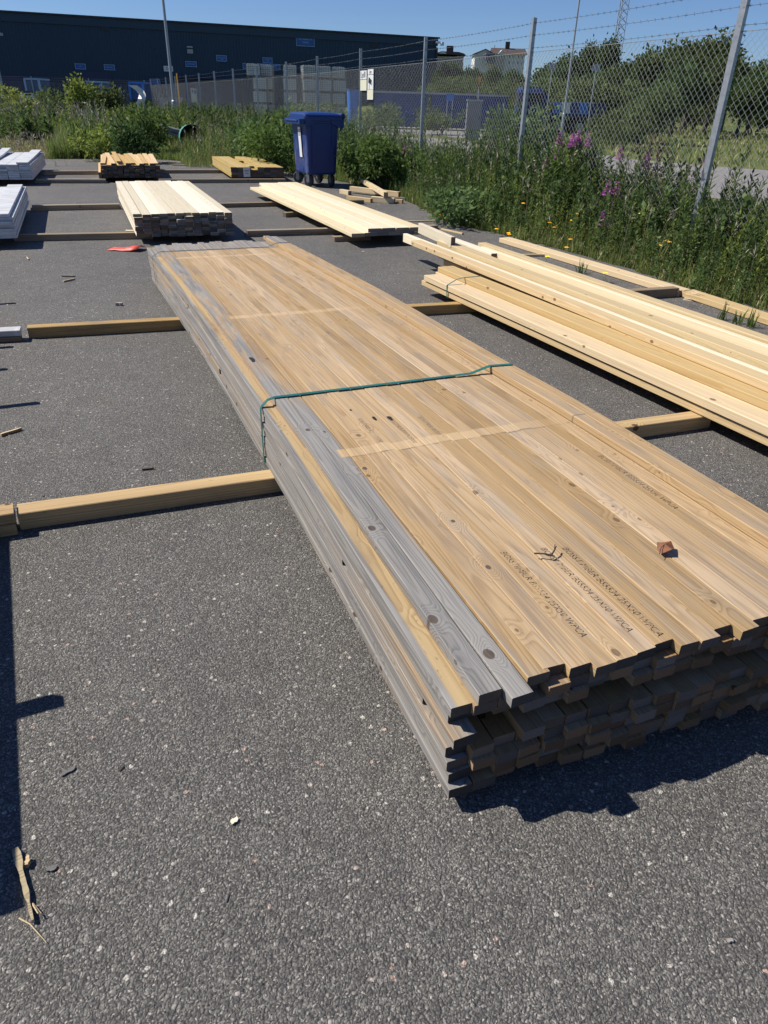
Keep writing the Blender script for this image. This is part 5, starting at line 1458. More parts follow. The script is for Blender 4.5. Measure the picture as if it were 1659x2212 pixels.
# pale slivers and crumbs of wood lying between the stacks
def slivers():
    n = 300
    ss_ = rng.uniform(-1.2, 13, n); oo = rng.uniform(-6.5, 2.6, n)
    d = np.array([-math.sin(PA), math.cos(PA)]); e = np.array([math.cos(PA), math.sin(PA)])
    C = np.array([n0.x, n0.y]) + d * ss_[:, None] + e * oo[:, None]
    L = 0.004 + 0.016 * rng.random(n) ** 3; W_ = 0.0015 + 0.003 * rng.random(n); A = rng.uniform(0, 6.28, n)
    base = np.array([(-1, -1, 0), (1, -0.6, 0), (1.1, 0.5, 0), (-0.9, 1, 0), (-1, -1, 1), (1, -0.6, 1), (1.1, 0.5, 1), (-0.9, 1, 1)], float)
    B = base[None] * np.stack([L, W_, np.full(n, 0.0025)], -1)[:, None, :]
    ca, sa = np.cos(A)[:, None], np.sin(A)[:, None]
    V = np.stack([B[..., 0] * ca - B[..., 1] * sa + C[:, None, 0], B[..., 0] * sa + B[..., 1] * ca + C[:, None, 1], B[..., 2]], -1)
    q = np.array([(4, 5, 6, 7), (0, 1, 5, 4), (1, 2, 6, 5), (2, 3, 7, 6), (3, 0, 4, 7)])
    F = q[None] + (np.arange(n) * 8)[:, None, None]
    o = put('wood_litter', fast_mesh('wood_litter', V.reshape(-1, 3), F.reshape(-1, 4), [M['pale'], M['stone_mid'], M['twig']], np.repeat(rng.choice([0, 0, 1, 2], n), 5)))
    tag(o, 'tiny wood slivers and crumbs scattered between the timber stacks', kind='stuff')
slivers()

# ================================================================== VEGETATION
def norm(a): return a / np.maximum(np.linalg.norm(a, axis=-1, keepdims=True), 1e-9)
def leaf_quads(base, direc, up, L, Wd, fold=0.0):
    """diamond leaves: base (n,3), direction, side hint -> verts (n,4,3)"""
    d = norm(direc); sd = norm(np.cross(d, up)); n = np.cross(sd, d)
    L = np.asarray(L)[:, None]; Wd = np.asarray(Wd)[:, None]
    m = base + d * L * 0.45 + n * L * fold
    return np.stack([base, m + sd * Wd * 0.5, base + d * L, m - sd * Wd * 0.5], 1)
class Veg:
    """gathers quads with material slots"""
    def __init__(s): s.V = []; s.M = []
    def add(s, q, mi):
        s.V.append(q); s.M.append(np.full(len(q), mi))
    def arrays(s): return np.concatenate(s.V), np.concatenate(s.M)
    def mesh(s, name, mats):
        V, Mi = s.arrays(); n = len(V)
        return fast_mesh(name, V.reshape(-1, 3), np.arange(n * 4).reshape(n, 4), mats, Mi)
def rdir(n, tilt0, tilt1):
    """random directions, tilt from straight up in radians"""
    a = rng.uniform(0, 2 * np.pi, n); t = rng.uniform(tilt0, tilt1, n)
    return np.stack([np.sin(t) * np.cos(a), np.sin(t) * np.sin(a), np.cos(t)], -1)
def stem_quads(p0, p1, r):
    """two crossed strips per stem"""
    d = norm(p1 - p0); out = []
    for h in ((1.0, 0.13, 0.0), (0.1, 1.0, 0.0)):
        sd = norm(np.cross(d, np.array(h)[None].repeat(len(d), 0))) * np.asarray(r)[:, None]
        out.append(np.stack([p0 - sd, p0 + sd, p1 + sd * 0.4, p1 - sd * 0.4], 1))
    return np.concatenate(out)
UPV = np.array([0, 0, 1.0])

def blades(n, X, Y, Z, H, Wd, lean=0.5):
    """grass blades of two bent segments -> (2n,4,3)"""
    a = rng.uniform(0, 2 * np.pi, n); t = np.abs(rng.normal(0, lean, n)).clip(0, 1.3)
    H = np.asarray(H); h = np.stack([np.cos(a), np.sin(a), np.zeros(n)], -1)
    sd = np.stack([-np.sin(a + rng.normal(0, 0.6, n)), np.cos(a), np.zeros(n)], -1) * np.asarray(Wd)[:, None] * 0.5
    b = np.stack([X, Y, Z], -1)
    m = b + h * (H * 0.55 * np.sin(t * 0.5))[:, None] + UPV * (H * 0.55 * np.cos(t * 0.5))[:, None]
    tp = m + h * (H * 0.45 * np.sin(t * 1.3))[:, None] + UPV * (H * 0.45 * np.cos(t * 1.3))[:, None]
    q1 = np.stack([b - sd, b + sd, m + sd * 0.8, m - sd * 0.8], 1)
    q2 = np.stack([m - sd * 0.8, m + sd * 0.8, tp + sd * 0.08, tp - sd * 0.08], 1)
    return np.concatenate([q1, q2])
def leafy_stalk(h, n, L, Wd, droop=(0.9, 1.7), start=0.1, taper=0.5, fold=0.04):
    """one upright stalk with spiralled leaves (local quads) -> (stem, leaves)"""
    k = np.arange(n); f = start + (1 - start) * (k + rng.random(n)) / n
    bend = rng.normal(0, 0.10, 2)
    p = np.stack([bend[0] * h * f ** 2, bend[1] * h * f ** 2, f * h], -1)
    a = k * 2.4 + rng.uniform(0, 1, n)
    t = rng.uniform(*droop, n) * (1 - 0.5 * f ** 2)
    d = np.stack([np.sin(t) * np.cos(a), np.sin(t) * np.sin(a), np.cos(t)], -1)
    ll = L * (1 - taper * f) * rng.uniform(0.7, 1.25, n)
    lv = leaf_quads(p, d, UPV[None].repeat(n, 0) + rng.normal(0, 0.3, (n, 3)), ll, ll * Wd, fold)
    z = np.zeros(3)
    st = stem_quads(np.array([[0, 0, 0], [bend[0] * h * 0.25, bend[1] * h * 0.25, 0.5 * h]]), np.array([[bend[0] * h * 0.25, bend[1] * h * 0.25, 0.5 * h], [bend[0] * h, bend[1] * h, h]]), np.array([0.004, 0.003]))
    return st, lv
def place(q, x, y, z=0.0, a=0.0, s=1.0):
    c, n = math.cos(a) * s, math.sin(a) * s
    o = np.empty_like(q)
    o[..., 0] = q[..., 0] * c - q[..., 1] * n + x; o[..., 1] = q[..., 0] * n + q[..., 1] * c + y; o[..., 2] = q[..., 2] * s + z
    return o

# the verge strip: between the asphalt edge and the fence, given as s along the fence and an offset
def asphalt_off(s):
    """offset (towards the yard, negative) of the asphalt edge at fence position s"""
    best = None
    return float(np.interp(s, EDGE_S, EDGE_O))
_es = []
for (x, y) in EDGE:
    v = Vector((x, y, 0)) - P1
    _es.append((v.dot(FD), v.dot(FN)))
_es = sorted(_es)
EDGE_S = [a for a, b in _es]; EDGE_O = [b for a, b in _es]
def in_verge(n, smin, smax, back=1.6, hug=1.0):
    s = smin + (smax - smin) * rng.random(n)
    e = np.array([asphalt_off(min(v, 13.0)) for v in s])
    e = np.maximum(e, -4.2)
    o = e + 0.03 + (back - e) * rng.random(n) ** hug
    x = P1.x + FD.x * s + FN.x * o; y = P1.y + FD.y * s + FN.y * o
    return x, y, s, o, e
GM = [M['grass'], M['grassdry'], M['seed'], M['lf'], M['lf2'], M['lf3'], M['lfd'], M['stem'], M['wht'], M['brown']]
# grass along the verge
vg = Veg()
for n, s0, s1, h0, h1, wd in ((30000, -5, 4, 0.10, 0.36, 0.0065), (26000, 3, 14, 0.12, 0.42, 0.008), (16000, 13, 34, 0.2, 0.7, 0.014)):
    x, y, s, o, e = in_verge(n, s0, s1, 0.8, 1.25)
    H = (h0 + (h1 - h0) * rng.random(n) ** 1.3) * np.clip(0.45 + (o - e) * 0.9, 0.35, 1.35)
    q = blades(n, x, y, np.full(n, -0.02), H, wd * rng.uniform(0.6, 1.4, n), 0.55)
    mi = rng.choice([0, 0, 0, 0, 5, 1], n); vg.V.append(q); vg.M.append(np.concatenate([mi, mi]))
tag(put('grass', vg.mesh('grass', GM)), 'long green and yellowing grass along the fence', kind='stuff')
# seeding grass heads and dry stalks
vg = Veg()
n = 650
x, y, s, o, e = in_verge(n, -4, 32, 0.4, 0.8)
H = rng.uniform(0.45, 0.9, n) * np.clip(0.6 + (o - e) * 0.5, 0.4, 1.1)
b = np.stack([x, y, np.zeros(n)], -1); d = rdir(n, 0.0, 0.28)
tp = b + d * H[:, None]
vg.add(stem_quads(b, tp, np.full(n, 0.0022) * (1 + s / 14)), 1)
for k in range(7):
    c = tp - d * (H * 0.03 * k)[:, None]
    vg.add(leaf_quads(c, d + rng.normal(0, 0.5, (n, 3)), rng.normal(0, 1, (n, 3)), 0.05 + 0.03 * rng.random(n), 0.012 * (1 + s / 20)), 2)
tag(put('dry_grass', vg.mesh('dry_grass', GM)), 'thin dry stalks with pale seed heads among the verge grass', kind='stuff')
# weeds: leafy stalks in many shapes
def weeds(count, getxy, hr, kinds, name, label, lscale=1.0, hscale=None):
    vg = Veg()
    temps = []
    for h, n, L, Wd, droop, mi in kinds:
        for v in range(5): temps.append((leafy_stalk(h, n, L * lscale, Wd, droop), mi))
    X, Y, S = getxy(count)
    for i in range(count):
        (st, lv), mi = temps[int(rng.integers(len(temps)))]
        a = rng.uniform(0, 6.28); sc_ = rng.uniform(*hr) * (S[i] if S is not None else 1)
        vg.add(place(st, X[i], Y[i], -0.03, a, sc_), 7); vg.add(place(lv, X[i], Y[i], -0.03, a, sc_), mi)
    return tag(put(name, vg.mesh(name, GM)), label, kind='stuff')
K_N = (0.75, 44, 0.105, 0.26, (0.8, 1.5), 3)           # narrow leaved herb
K_D = (0.70, 40, 0.10, 0.34, (0.9, 1.8), 6)
K_B = (0.50, 30, 0.12, 0.62, (0.9, 1.7), 4)            # broad leaved
K_Y = (0.62, 40, 0.09, 0.28, (0.7, 1.4), 5)
def verge_xy(s0, s1, hug=0.8, back=0.45):
    def f(n):
        x, y, s, o, e = in_verge(n, s0, s1, back, hug)
        return x, y, np.clip(0.45 + (o - e) * 0.55, 0.4, 1.15)
    return f
weeds(1750, verge_xy(-4, 6, 0.75), (0.6, 1.4), [K_N, K_D, K_D, K_B, K_B, K_Y], 'weeds', 'leafy herbs crowding the verge by the loose planks')
weeds(1600, verge_xy(5, 16, 0.75), (0.6, 1.35), [K_N, K_D, K_D, K_B, K_B, K_Y], 'weeds', 'leafy herbs along the middle of the fence')
weeds(700, verge_xy(15, 40, 0.7, 1.8), (0.9, 1.5), [K_N, K_D, K_D, K_B], 'weeds', 'leafy herbs along the far part of the fence', 1.3)
# low broad clump at the asphalt corner and creeping edge plants
def edge_xy(s0, s1, wid):
    def f(n):
        s = rng.uniform(s0, s1, n); e = np.array([asphalt_off(min(v, 13.0)) for v in s]); o = e + rng.uniform(-0.08, wid, n)
        return P1.x + FD.x * s + FN.x * o, P1.y + FD.y * s + FN.y * o, None
    return f
weeds(240, edge_xy(-5, 14, 0.35), (0.25, 0.5), [K_B, K_B, K_Y, K_N], 'creeping_weeds', 'low weeds creeping over the asphalt edge')

# the field at the back left
BACKY = max(at(0, 345).y, 14)
def field_xy(y0, y1, x0f, x1f, fall=1.4):
    def f(n):
        y = y0 + (y1 - y0) * rng.random(n) ** fall
        fx = P1.x - (y - P1.y) * math.tan(FA) - 0.5
        xl = -0.62 * y - 2
        x = xl * (1 - x0f) + (fx) * x0f + (fx - xl) * (x1f - x0f) * rng.random(n)
        # keep off the asphalt
        ye = np.interp(x, EX, EY)
        y = np.maximum(y, ye + 0.15 + 1.2 * rng.random(n))
        return x, y, np.ones(n)
    return f
_e2 = sorted([(x, y) for x, y in EDGE if y > 12])
EX = [a for a, b in _e2]; EY = [b for a, b in _e2]
_dp = at(418, 332); _dq = atd(425, 312, _dp.y + 1.0); DRUM = (_dq.x, _dq.y)
vg = Veg()
for n, y0, y1, h0, h1, wd in ((30000, 15, 24, 0.15, 0.6, 0.014), (26000, 22, 42, 0.3, 0.8, 0.026), (14000, 40, 70, 0.4, 0.9, 0.05)):
    x, y, _ = field_xy(y0, y1, 0, 1, 1.0)(n)
    bare = (x < -7.0 - (y - 15) * 0.35) & (y < 27)
    dr = (x > DRUM[0] - 1.5) & (x < DRUM[0] + 2.0) & (y > DRUM[1] - 8) & (y < DRUM[1] + 0.8)
    H = (h0 + (h1 - h0) * rng.random(n)) * np.where(bare, 0.22, np.where(dr, 0.35, 1.0))
    q = blades(n, x, y, np.full(n, -0.02), H, wd * rng.uniform(0.6, 1.4, n), 0.4)
    mi = np.where(bare, rng.choice([1, 1, 0], n), rng.choice([0, 0, 0, 0, 0, 5, 5, 1], n)); vg.V.append(q); vg.M.append(np.concatenate([mi, mi]))
tag(put('field_grass', vg.mesh('field_grass', GM)), 'rank grass of the overgrown field before the warehouse', kind='stuff')
def not_bare(f):
    def g_(n):
        x, y, s = f(n)
        bare = (x < -6.5 - (y - 15) * 0.33) & (y < 26)
        dr = (x > DRUM[0] - 1.5) & (x < DRUM[0] + 2.0) & (y > DRUM[1] - 8) & (y < DRUM[1] + 0.9)
        return x, y, np.where(bare, 0.18, np.where(dr, 0.3, s))
    return g_
weeds(1500, not_bare(field_xy(16, 27, 0, 1, 1.2)), (0.7, 1.35), [K_N, K_D, K_B, K_Y, K_Y], 'field_weeds', 'leafy weeds behind the timber packs', 1.5)
weeds(1300, not_bare(field_xy(25, 46, 0, 1, 1.2)), (0.9, 1.6), [K_N, K_D, K_Y, K_B], 'field_weeds', 'leafy weeds farther back in the field', 2.0)
vg = Veg(); n = 900
x, y, _ = not_bare(field_xy(19, 40, 0, 0.6, 1.0))(n)
H = rng.uniform(0.7, 1.25, n) * np.where(_ < 0.5, 0.3, 1); b = np.stack([x, y, np.zeros(n)], -1); d = rdir(n, 0, 0.2); tp = b + d * H[:, None]
vg.add(stem_quads(b, tp, np.full(n, 0.004)), 1)
for k in range(6): vg.add(leaf_quads(tp - d * (H * 0.06 * k)[:, None], d + rng.normal(0, 0.5, (n, 3)), rng.normal(0, 1, (n, 3)), 0.10 + 0.05 * rng.random(n), np.full(n, 0.03)), 2)
tag(put('dry_grass', vg.mesh('dry_grass', GM)), 'pale seeding stalks standing in the overgrown field', kind='stuff')

# meadow beyond the right fence and round the road
vg = Veg(); n = 26000
s = rng.uniform(-4, 60, n); o = np.where(rng.random(n) < 0.2, rng.uniform(0.9, 4.2, n), rng.uniform(4.0, 44, n))
x = P1.x + FD.x * s + FN.x * o; y = P1.y + FD.y * s + FN.y * o
k_ = ~in_road(x, y); x, y, o = x[k_], y[k_], o[k_]; n = len(x)
q = blades(n, x, y, np.full(n, -0.02), np.where(o < 4.3, rng.uniform(0.05, 0.14, n), rng.uniform(0.10, 0.30, n)), 0.02 * (1 + y / 25) * rng.uniform(0.6, 1.4, n), 0.4)
mi = rng.choice([0, 0, 5, 1], n); vg.V.append(q); vg.M.append(np.concatenate([mi, mi]))
tag(put('meadow_grass', vg.mesh('meadow_grass', GM)), 'grass of the meadow on both sides of the service road', kind='stuff')

# ------------------------------------------------------------------ shrubs and single plants
def crown_quads(n, rx, ry, rz, zc, leaf, lobes=7, hollow=0.55, aspect=0.5):
    """leaf quads through an uneven, lobed crown"""
    lc = rng.normal(0, 1, (lobes, 3)); lc = norm(lc) * rng.uniform(0.35, 0.72, (lobes, 1))
    lc[:, 2] = lc[:, 2] * 0.85
    lr = rng.uniform(0.30, 0.52, lobes)
    w_ = lr ** 2; idx = rng.choice(lobes, n, p=w_ / w_.sum())
    v = norm(rng.normal(0, 1, (n, 3))); r = hollow + (1 - hollow) * rng.random(n) ** 0.6
    r = r * (1 + 0.22 * rng.normal(0, 1, n)).clip(0.3, 1.45)
    p = lc[idx] + v * (lr[idx] * r)[:, None]
    P_ = p * np.array([rx, ry, rz]) + np.array([0, 0, zc])
    d = norm(v + rng.normal(0, 0.7, (n, 3)) + np.array([0, 0, -0.15]))
    L = leaf * rng.uniform(0.6, 1.4, n)
    return leaf_quads(P_, d, rng.normal(0, 1, (n, 3)), L, L * aspect, 0.06), lc * np.array([rx, ry, rz]) + np.array([0, 0, zc])
def make_shrub(name, label, cat, pos, w_, h_, n, leaf, mk, group, stems=5, aspect=0.5, lobes=8, base=0.0):
    t = thing(name, label, cat, pos, rng.uniform(0, 6), group)
    q, lc = crown_quads(n, w_ / 2, w_ / 2, (h_ - base) / 2 * 1.05, base + (h_ - base) * 0.5, leaf, lobes, 0.4, aspect)
    q[..., 2] = np.maximum(q[..., 2], 0.0)
    me = fast_mesh('foliage', q.reshape(-1, 3), np.arange(len(q) * 4).reshape(-1, 4), [M[mk]])
    put('foliage', me, t)
    for c in lc[:stems]:
        mb = MB(); c = Vector(c); m_ = Vector((c.x * 0.4, c.y * 0.4, c.z * 0.5))
        mb.tube([(0, 0, 0), m_, c], [0.012 * h_ + 0.004, 0.008 * h_ + 0.003, 0.003], 5); mb.build('stem', M['bark'], t)
    return t
GS = 'bushes among the weeds'
def sp_(px, py, Y): p = atd(px, py, Y); return (p.x, Y, 0)
SH = [
 ('willow bush at the warehouse edge of the field, beside the bare patch', (15, 230), 33, 3.6, 1.95, 2600, 0.16, 'lf3', 0.45),
 ('dark low bush between the left edge willow and the tall sapling', (118, 225), 36, 3.2, 1.7, 2000, 0.15, 'tree2', 0.45),
 ('tall bright sapling bush in front of the dark dock door', (178, 215), 33, 1.5, 2.25, 1900, 0.15, 'lf3', 0.5),
 ('greyish bush leaning against the bright sapling', (216, 222), 35, 2.4, 1.75, 1900, 0.15, 'tree2', 0.5),
 ('dense dark green bush in the middle of the field', (315, 285), 21.5, 1.6, 1.32, 1900, 0.11, 'lf', 0.4),
 ('deep green bush in front of it by the raw yellow boards', (285, 325), 19.0, 1.4, 0.9, 1300, 0.10, 'lfd', 0.4),
 ('yellow green bush behind the far white pack', (215, 315), 19.5, 1.5, 0.85, 1300, 0.10, 'lf3', 0.45),
 ('shrub at the back edge of the asphalt behind the bin', (600, 330), 16.9, 1.6, 1.35, 1800, 0.10, 'lf', 0.4),
 ('leafy bush in front of the far weeds, on the pack side of the wheelie bin', (555, 320), 18.5, 1.5, 1.1, 1600, 0.10, 'lf2', 0.45),
 ('round dark bush between the bin and the offcut heap', (806, 350), 14.6, 1.2, 1.08, 2200, 0.085, 'lf', 0.4),
 ('bush behind the offcut heap against the mesh', (825, 360), 14.3, 1.3, 0.95, 1900, 0.085, 'lf', 0.42),
 ('tall pale leaved sallow growing through the fence by the tall post', (1108, 300), 14.2, 1.6, 1.55, 2400, 0.10, 'lf2', 0.55),
 ('leafy bush with big fresh leaves at the asphalt corner', (1005, 455), 10.4, 1.35, 0.5, 1500, 0.065, 'lf2', 0.6),
 ('bush of dense green willowherb leaves under the magenta flowers', (1225, 400), 10.6, 0.95, 1.15, 2300, 0.095, 'lf', 0.26),
 ('grey green bush behind the mesh near the leaning post', (1420, 430), 9.9, 1.15, 0.72, 1700, 0.075, 'lf2', 0.5),
 ('fresh green bush behind the mesh beyond the leaning post', (1620, 440), 9.4, 1.1, 0.68, 1700, 0.075, 'lf', 0.45),
 ('dock with large yellowing leaves below the leaning post', (1600, 560), 7.6, 0.55, 0.42, 420, 0.10, 'lf3', 0.5),
 ('low leafy clump against the mesh below the sallow', (1090, 400), 12.0, 1.0, 0.62, 1300, 0.075, 'lf2', 0.45),
]
for lab, (px, py), Y, w_, h_, n, lf, mk, asp in SH:
    make_shrub('bush', lab, 'bush', sp_(px, py, Y), w_, h_, n, lf, mk, GS, 4, asp)
# clover-white flower heads on the sallow clump
# fireweed
def fireweed(label, px, py_top, Y, h=None, lean=0.0, leaves=34, raceme=0.16):
    p = atd(px, py_top, Y); h = p.z
    t = thing('fireweed', label, 'flower', (p.x, Y, 0), 0, 'magenta fireweeds along the fence')
    st, lv = leafy_stalk(h * 0.8, leaves, 0.13, 0.20, (0.9, 1.5), 0.25, 0.4)
    put('stem', fast_mesh('stem', np.concatenate([st]).reshape(-1, 3), np.arange(len(st) * 4).reshape(-1, 4), [M['stem']]), t)
    put('foliage', fast_mesh('foliage', lv.reshape(-1, 3), np.arange(len(lv) * 4).reshape(-1, 4), [M['lf']]), t)
    tipx, tipy = st[1, 2, 0], st[1, 2, 1]
    n = 38; f = rng.random(n); z = h - 0.02 - raceme * f
    a = rng.uniform(0, 6.28, n); r = 0.010 + 0.038 * f
    c = np.stack([tipx + np.cos(a) * r, tipy + np.sin(a) * r, z], -1)
    V = []
    for k in range(4):
        d = np.stack([np.cos(a + k * 1.57), np.sin(a + k * 1.57), rng.normal(0.1, 0.4, n)], -1)
        V.append(leaf_quads(c, d, rng.normal(0, 1, (n, 3)), 0.014 + 0.018 * f, 0.012 + 0.012 * f))
    V = np.concatenate(V)
    o = put('raceme', fast_mesh('raceme', V.reshape(-1, 3), np.arange(len(V) * 4).reshape(-1, 4), [M['mag']]), t)
    o['kind'] = 'stuff'
    s2 = stem_quads(np.array([[tipx, tipy, h * 0.78]]), np.array([[tipx, tipy, h + 0.05]]), np.array([0.004]))
    put('flower_stalk', fast_mesh('flower_stalk', s2.reshape(-1, 3), np.arange(len(s2) * 4).reshape(-1, 4), [M['stem']]), t)
FW = [(1206, 282, 10.9, 'first of the cluster above the dense willowherb, nearest the sallow'), (1224, 277, 10.7, 'tallest of the cluster beside the thin lamp post'), (1245, 284, 10.5, 'paler one in the middle of the cluster'),
      (1252, 290, 10.8, 'short one tucked in the middle of the cluster'), (1270, 284, 10.4, 'brightest of the cluster on its verge board side'), (1180, 335, 10.9, 'low one hanging out of the cluster towards the sallow'), (1195, 318, 10.6, 'small dim one under the cluster'),
      (1328, 310, 10.0, 'single one against the pale road patch'), (1403, 326, 9.7, 'single bright one before the brown docks'), (1298, 385, 9.2, 'lower one nearest the yellow hawkbits, paler of two'), (1336, 388, 9.1, 'lower bright one beside its paler neighbour'),
      (1550, 322, 9.4, 'dull reddish one just behind the leaning post'), (1306, 452, 8.6, 'small low one in the grass by the yellow flowers'), (872, 312, 15.0, 'distant one near the bin and third fence post')]
for px, py, Y, lab in FW: fireweed('magenta fireweed, ' + lab, px, py, Y)
# yellow hawkbits
def hawkbit(label, px, py, Y, r=0.019):
    p = atd(px, py, Y)
    t = thing('yellow_flower', label, 'flower', (p.x, Y, 0), rng.uniform(0, 6), 'yellow hawkbits in the verge grass')
    h = max(0.08, p.z)
    st = stem_quads(np.array([[0.02, 0.02, 0]]), np.array([[0, 0, h]]), np.array([0.0022]))
    put('stem', fast_mesh('stem', st.reshape(-1, 3), np.arange(len(st) * 4).reshape(-1, 4), [M['stem']]), t)
    n = 18; a = np.arange(n) * 2 * np.pi / n
    V = []
    for ring, (rr, el) in enumerate(((r, 0.25), (r * 0.65, 0.7))):
        d = np.stack([np.cos(a + ring * 0.2), np.sin(a + ring * 0.2), np.full(n, el)], -1)
        V.append(leaf_quads(np.repeat(np.array([[0, 0, h]]), n, 0), d, UPV[None].repeat(n, 0), np.full(n, rr), np.full(n, rr * 0.45)))
    V = np.concatenate(V)
    put('petals', fast_mesh('petals', V.reshape(-1, 3), np.arange(len(V) * 4).reshape(-1, 4), [M['yel']]), t)
HB = [(950, 472, 10.6, 'at the asphalt corner by the leafy bush'), (1072, 498, 9.4, 'small, at the far end of the verge board'), (1098, 505, 9.1, 'upper of a close pair over the verge board'), (1099, 513, 9.0, 'lower of a close pair over the verge board'),
      (1130, 440, 9.9, 'small, under the mesh by the fireweed cluster'), (1187, 482, 9.2, 'dim, below the dense willowherb'), (1197, 492, 9.0, 'bright, below the dense willowherb'), (1235, 477, 9.1, 'lower of two beside the dense willowherb'), (1245, 463, 9.2, 'upper of two beside the dense willowherb'),
      (1232, 518, 8.5, 'largest one in mid verge'), (1222, 545, 8.2, 'low in the grass under the largest one'), (1382, 462, 8.6, 'wide open one against the mesh by the grey green bush'), (1424, 531, 7.9, 'bright one of the trio near the leaning post'), (1440, 521, 8.0, 'second of the trio near the leaning post'), (1446, 524, 7.9, 'third of the trio near the leaning post'),
      (1419, 551, 7.7, 'below the trio near the leaning post'), (1569, 589, 7.2, 'small, at the foot of the leaning post'), (1640, 610, 7.0, 'small, nearest the picture corner of the verge'), (1300, 632 - 2, 6.85, 'on the verge board beside a green sprig'), (1178, 587, 7.6, 'at the end of the thin double lath')]
for px, py, Y, lab in HB:
    hawkbit('yellow hawkbit ' + lab, px, py, Y, 0.031)
# brown dock heads behind the mesh
def dock(label, px, py, Y, h):
    p = atd(px, py, Y)
    t = thing('dock_plant', label, 'plant', (p.x, Y, 0), 0, 'brown seeding docks behind the mesh')
    h = p.z; n = 260
    f = rng.random(n); br = rng.integers(0, 5, n); a0 = br * 1.3; ro = (br > 0) * 0.22
    c = np.stack([np.cos(a0) * ro * f + rng.normal(0, 0.02, n), np.sin(a0) * ro * f + rng.normal(0, 0.02, n), h * (0.45 + 0.55 * f) - (br > 0) * 0.12], -1)
    q = leaf_quads(c, rng.normal(0, 1, (n, 3)), rng.normal(0, 1, (n, 3)), np.full(n, 0.045), np.full(n, 0.035))
    sh_ = put('seed_head', fast_mesh('seed_head', q.reshape(-1, 3), np.arange(n * 4).reshape(-1, 4), [M['brown']]), t)
    sh_['kind'] = 'stuff'
    st = stem_quads(np.array([[0, 0, 0.0]]), np.array([[0, 0, h]]), np.array([0.008]))
    put('stem', fast_mesh('stem', st.reshape(-1, 3), np.arange(len(st) * 4).reshape(-1, 4), [M['brown']]), t)
dock('dark brown seeding dock against the meadow, taller twin', 1412, 285, 11.0, 1.2); dock('dark brown seeding dock beside the taller one', 1430, 300, 10.8, 1.1); dock('low dark brown dock by the second bright fireweed', 1452, 345, 10.2, 1.0); dock('reddish brown dock near the leaning post', 1490, 350, 10.4, 0.9)
def sprig(label, px, py):
    p = at(px, py)
    t = thing('grass_sprig', label, 'plant', (p.x, p.y, 0), 0, 'sprigs on the verge boards')
    n = 16
    q = blades(n, rng.normal(0, 0.02, n), rng.normal(0, 0.02, n), np.full(n, 0.0), rng.uniform(0.08, 0.16, n), np.full(n, 0.010), 0.9)
    put('blade', fast_mesh('blade', q.reshape(-1, 3), np.arange(len(q) * 4).reshape(-1, 4), [M['lf']]), t)
sprig('small green sprig growing in front of the long verge board', 1258, 590)
sprig('thin sprig beside the yellow hawkbit at the verge board', 1300, 640)
for i in range(3): sprig(['dry grass tuft at the chewed second verge board', 'second tuft along the chewed verge board', 'last tuft along the chewed verge board'][i], 1560 + 30 * i, 690 + 8 * i)

# ------------------------------------------------------------------ pipes, drum and cone lying in the field
p = at(418, 332); dY = p.y + 1.0
p = atd(415, 312, dY)
M['teal'] = plain('teal_plastic', (0.10, 0.34, 0.28), 0.4, var=0.15)
t = thing('plastic_drum', 'open pale green plastic drum lying in the weeds behind the raw boards', 'drum', (p.x, dY, 0), 0.35)
mb = MB(); n = 20; V = []; F = []
for j, (y, r) in enumerate(((-0.35, 0.36), (-0.33, 0.37), (0.35, 0.34), (0.35, 0.33), (-0.30, 0.335))):
    for k in range(n): V.append((r * math.cos(k * 2 * math.pi / n), y, 0.36 + r * math.sin(k * 2 * math.pi / n)))
for j in range(4):
    for k in range(n): F.append((j * n + k, j * n + (k + 1) % n, (j + 1) * n + (k + 1) % n, (j + 1) * n + k))
mb.add(V, F); mb.build('shell', M['teal'], t)
mb = MB(); mb.tube([(0, 0.33, 0.36), (0, 0.36, 0.36)], 0.32, 18); mb.build('bottom', M['black'], t)
mb = MB(); mb.band([(0.372 * math.cos(a), -0.34, 0.36 + 0.372 * math.sin(a)) for a in np.linspace(0, 6.283, 21)], (0, 1, 0), 0.03, 0.006); mb.build('rim', M['teal'], t)
bp = atd(372, 292, dY + 0.8)
for i in range(7):
    c = Vector((bp.x, dY + 0.8, 0.42 + 0.075 * (i // 3) + 0.0)) + Vector((0, (i % 3) * 0.085, 0.02 * (i % 2)))
    o = MB(); d = Vector((0.62, -0.10, -0.13)); o.tube([c - d, c + d], 0.036, 10); o = o.build('grey_pipe', M['cab_grey'])
    tag(o, 'dark grey plastic pipe ' + ['lowest and nearest in the pipe heap by the green drum', 'in the middle of the lowest row of the pipe heap', 'at the back of the lowest row of the pipe heap', 'nearest in the second row of the pipe heap', 'in the middle of the second row of the pipe heap', 'at the back of the second row of the pipe heap', 'alone on top of the pipe heap'][i], 'pipe', 'grey pipes heaped in the weeds')
p = atd(458, 318, dY - 0.2)
M['cone_red'] = plain('cone_red', (0.50, 0.03, 0.03), 0.4)
t = thing('traffic_cone', 'red and white traffic cone lying on its side in the weeds', 'cone', (p.x, dY - 0.2, 0.12), 0.4)
ax = Vector((0.42, -0.25, 0)).normalized()
def cone_seg(nm, f0, f1, mk):
    mb = MB(); r0, r1 = 0.15 * (1 - f0) + 0.02, 0.15 * (1 - f1) + 0.02
    a = Vector((0, 0, 0.10)) + ax * (f0 * 0.6) - Vector((0, 0, 0.10)) * f0; b = Vector((0, 0, 0.10)) + ax * (f1 * 0.6) - Vector((0, 0, 0.10)) * f1
    mb.tube([a, b], [r0, r1], 14); mb.build(nm, M[mk], t)
cone_seg('cone_body', 0, 0.45, 'cone_red'); cone_seg('reflective_band', 0.45, 0.72, 'white'); cone_seg('cone_tip', 0.72, 1.0, 'cone_red')
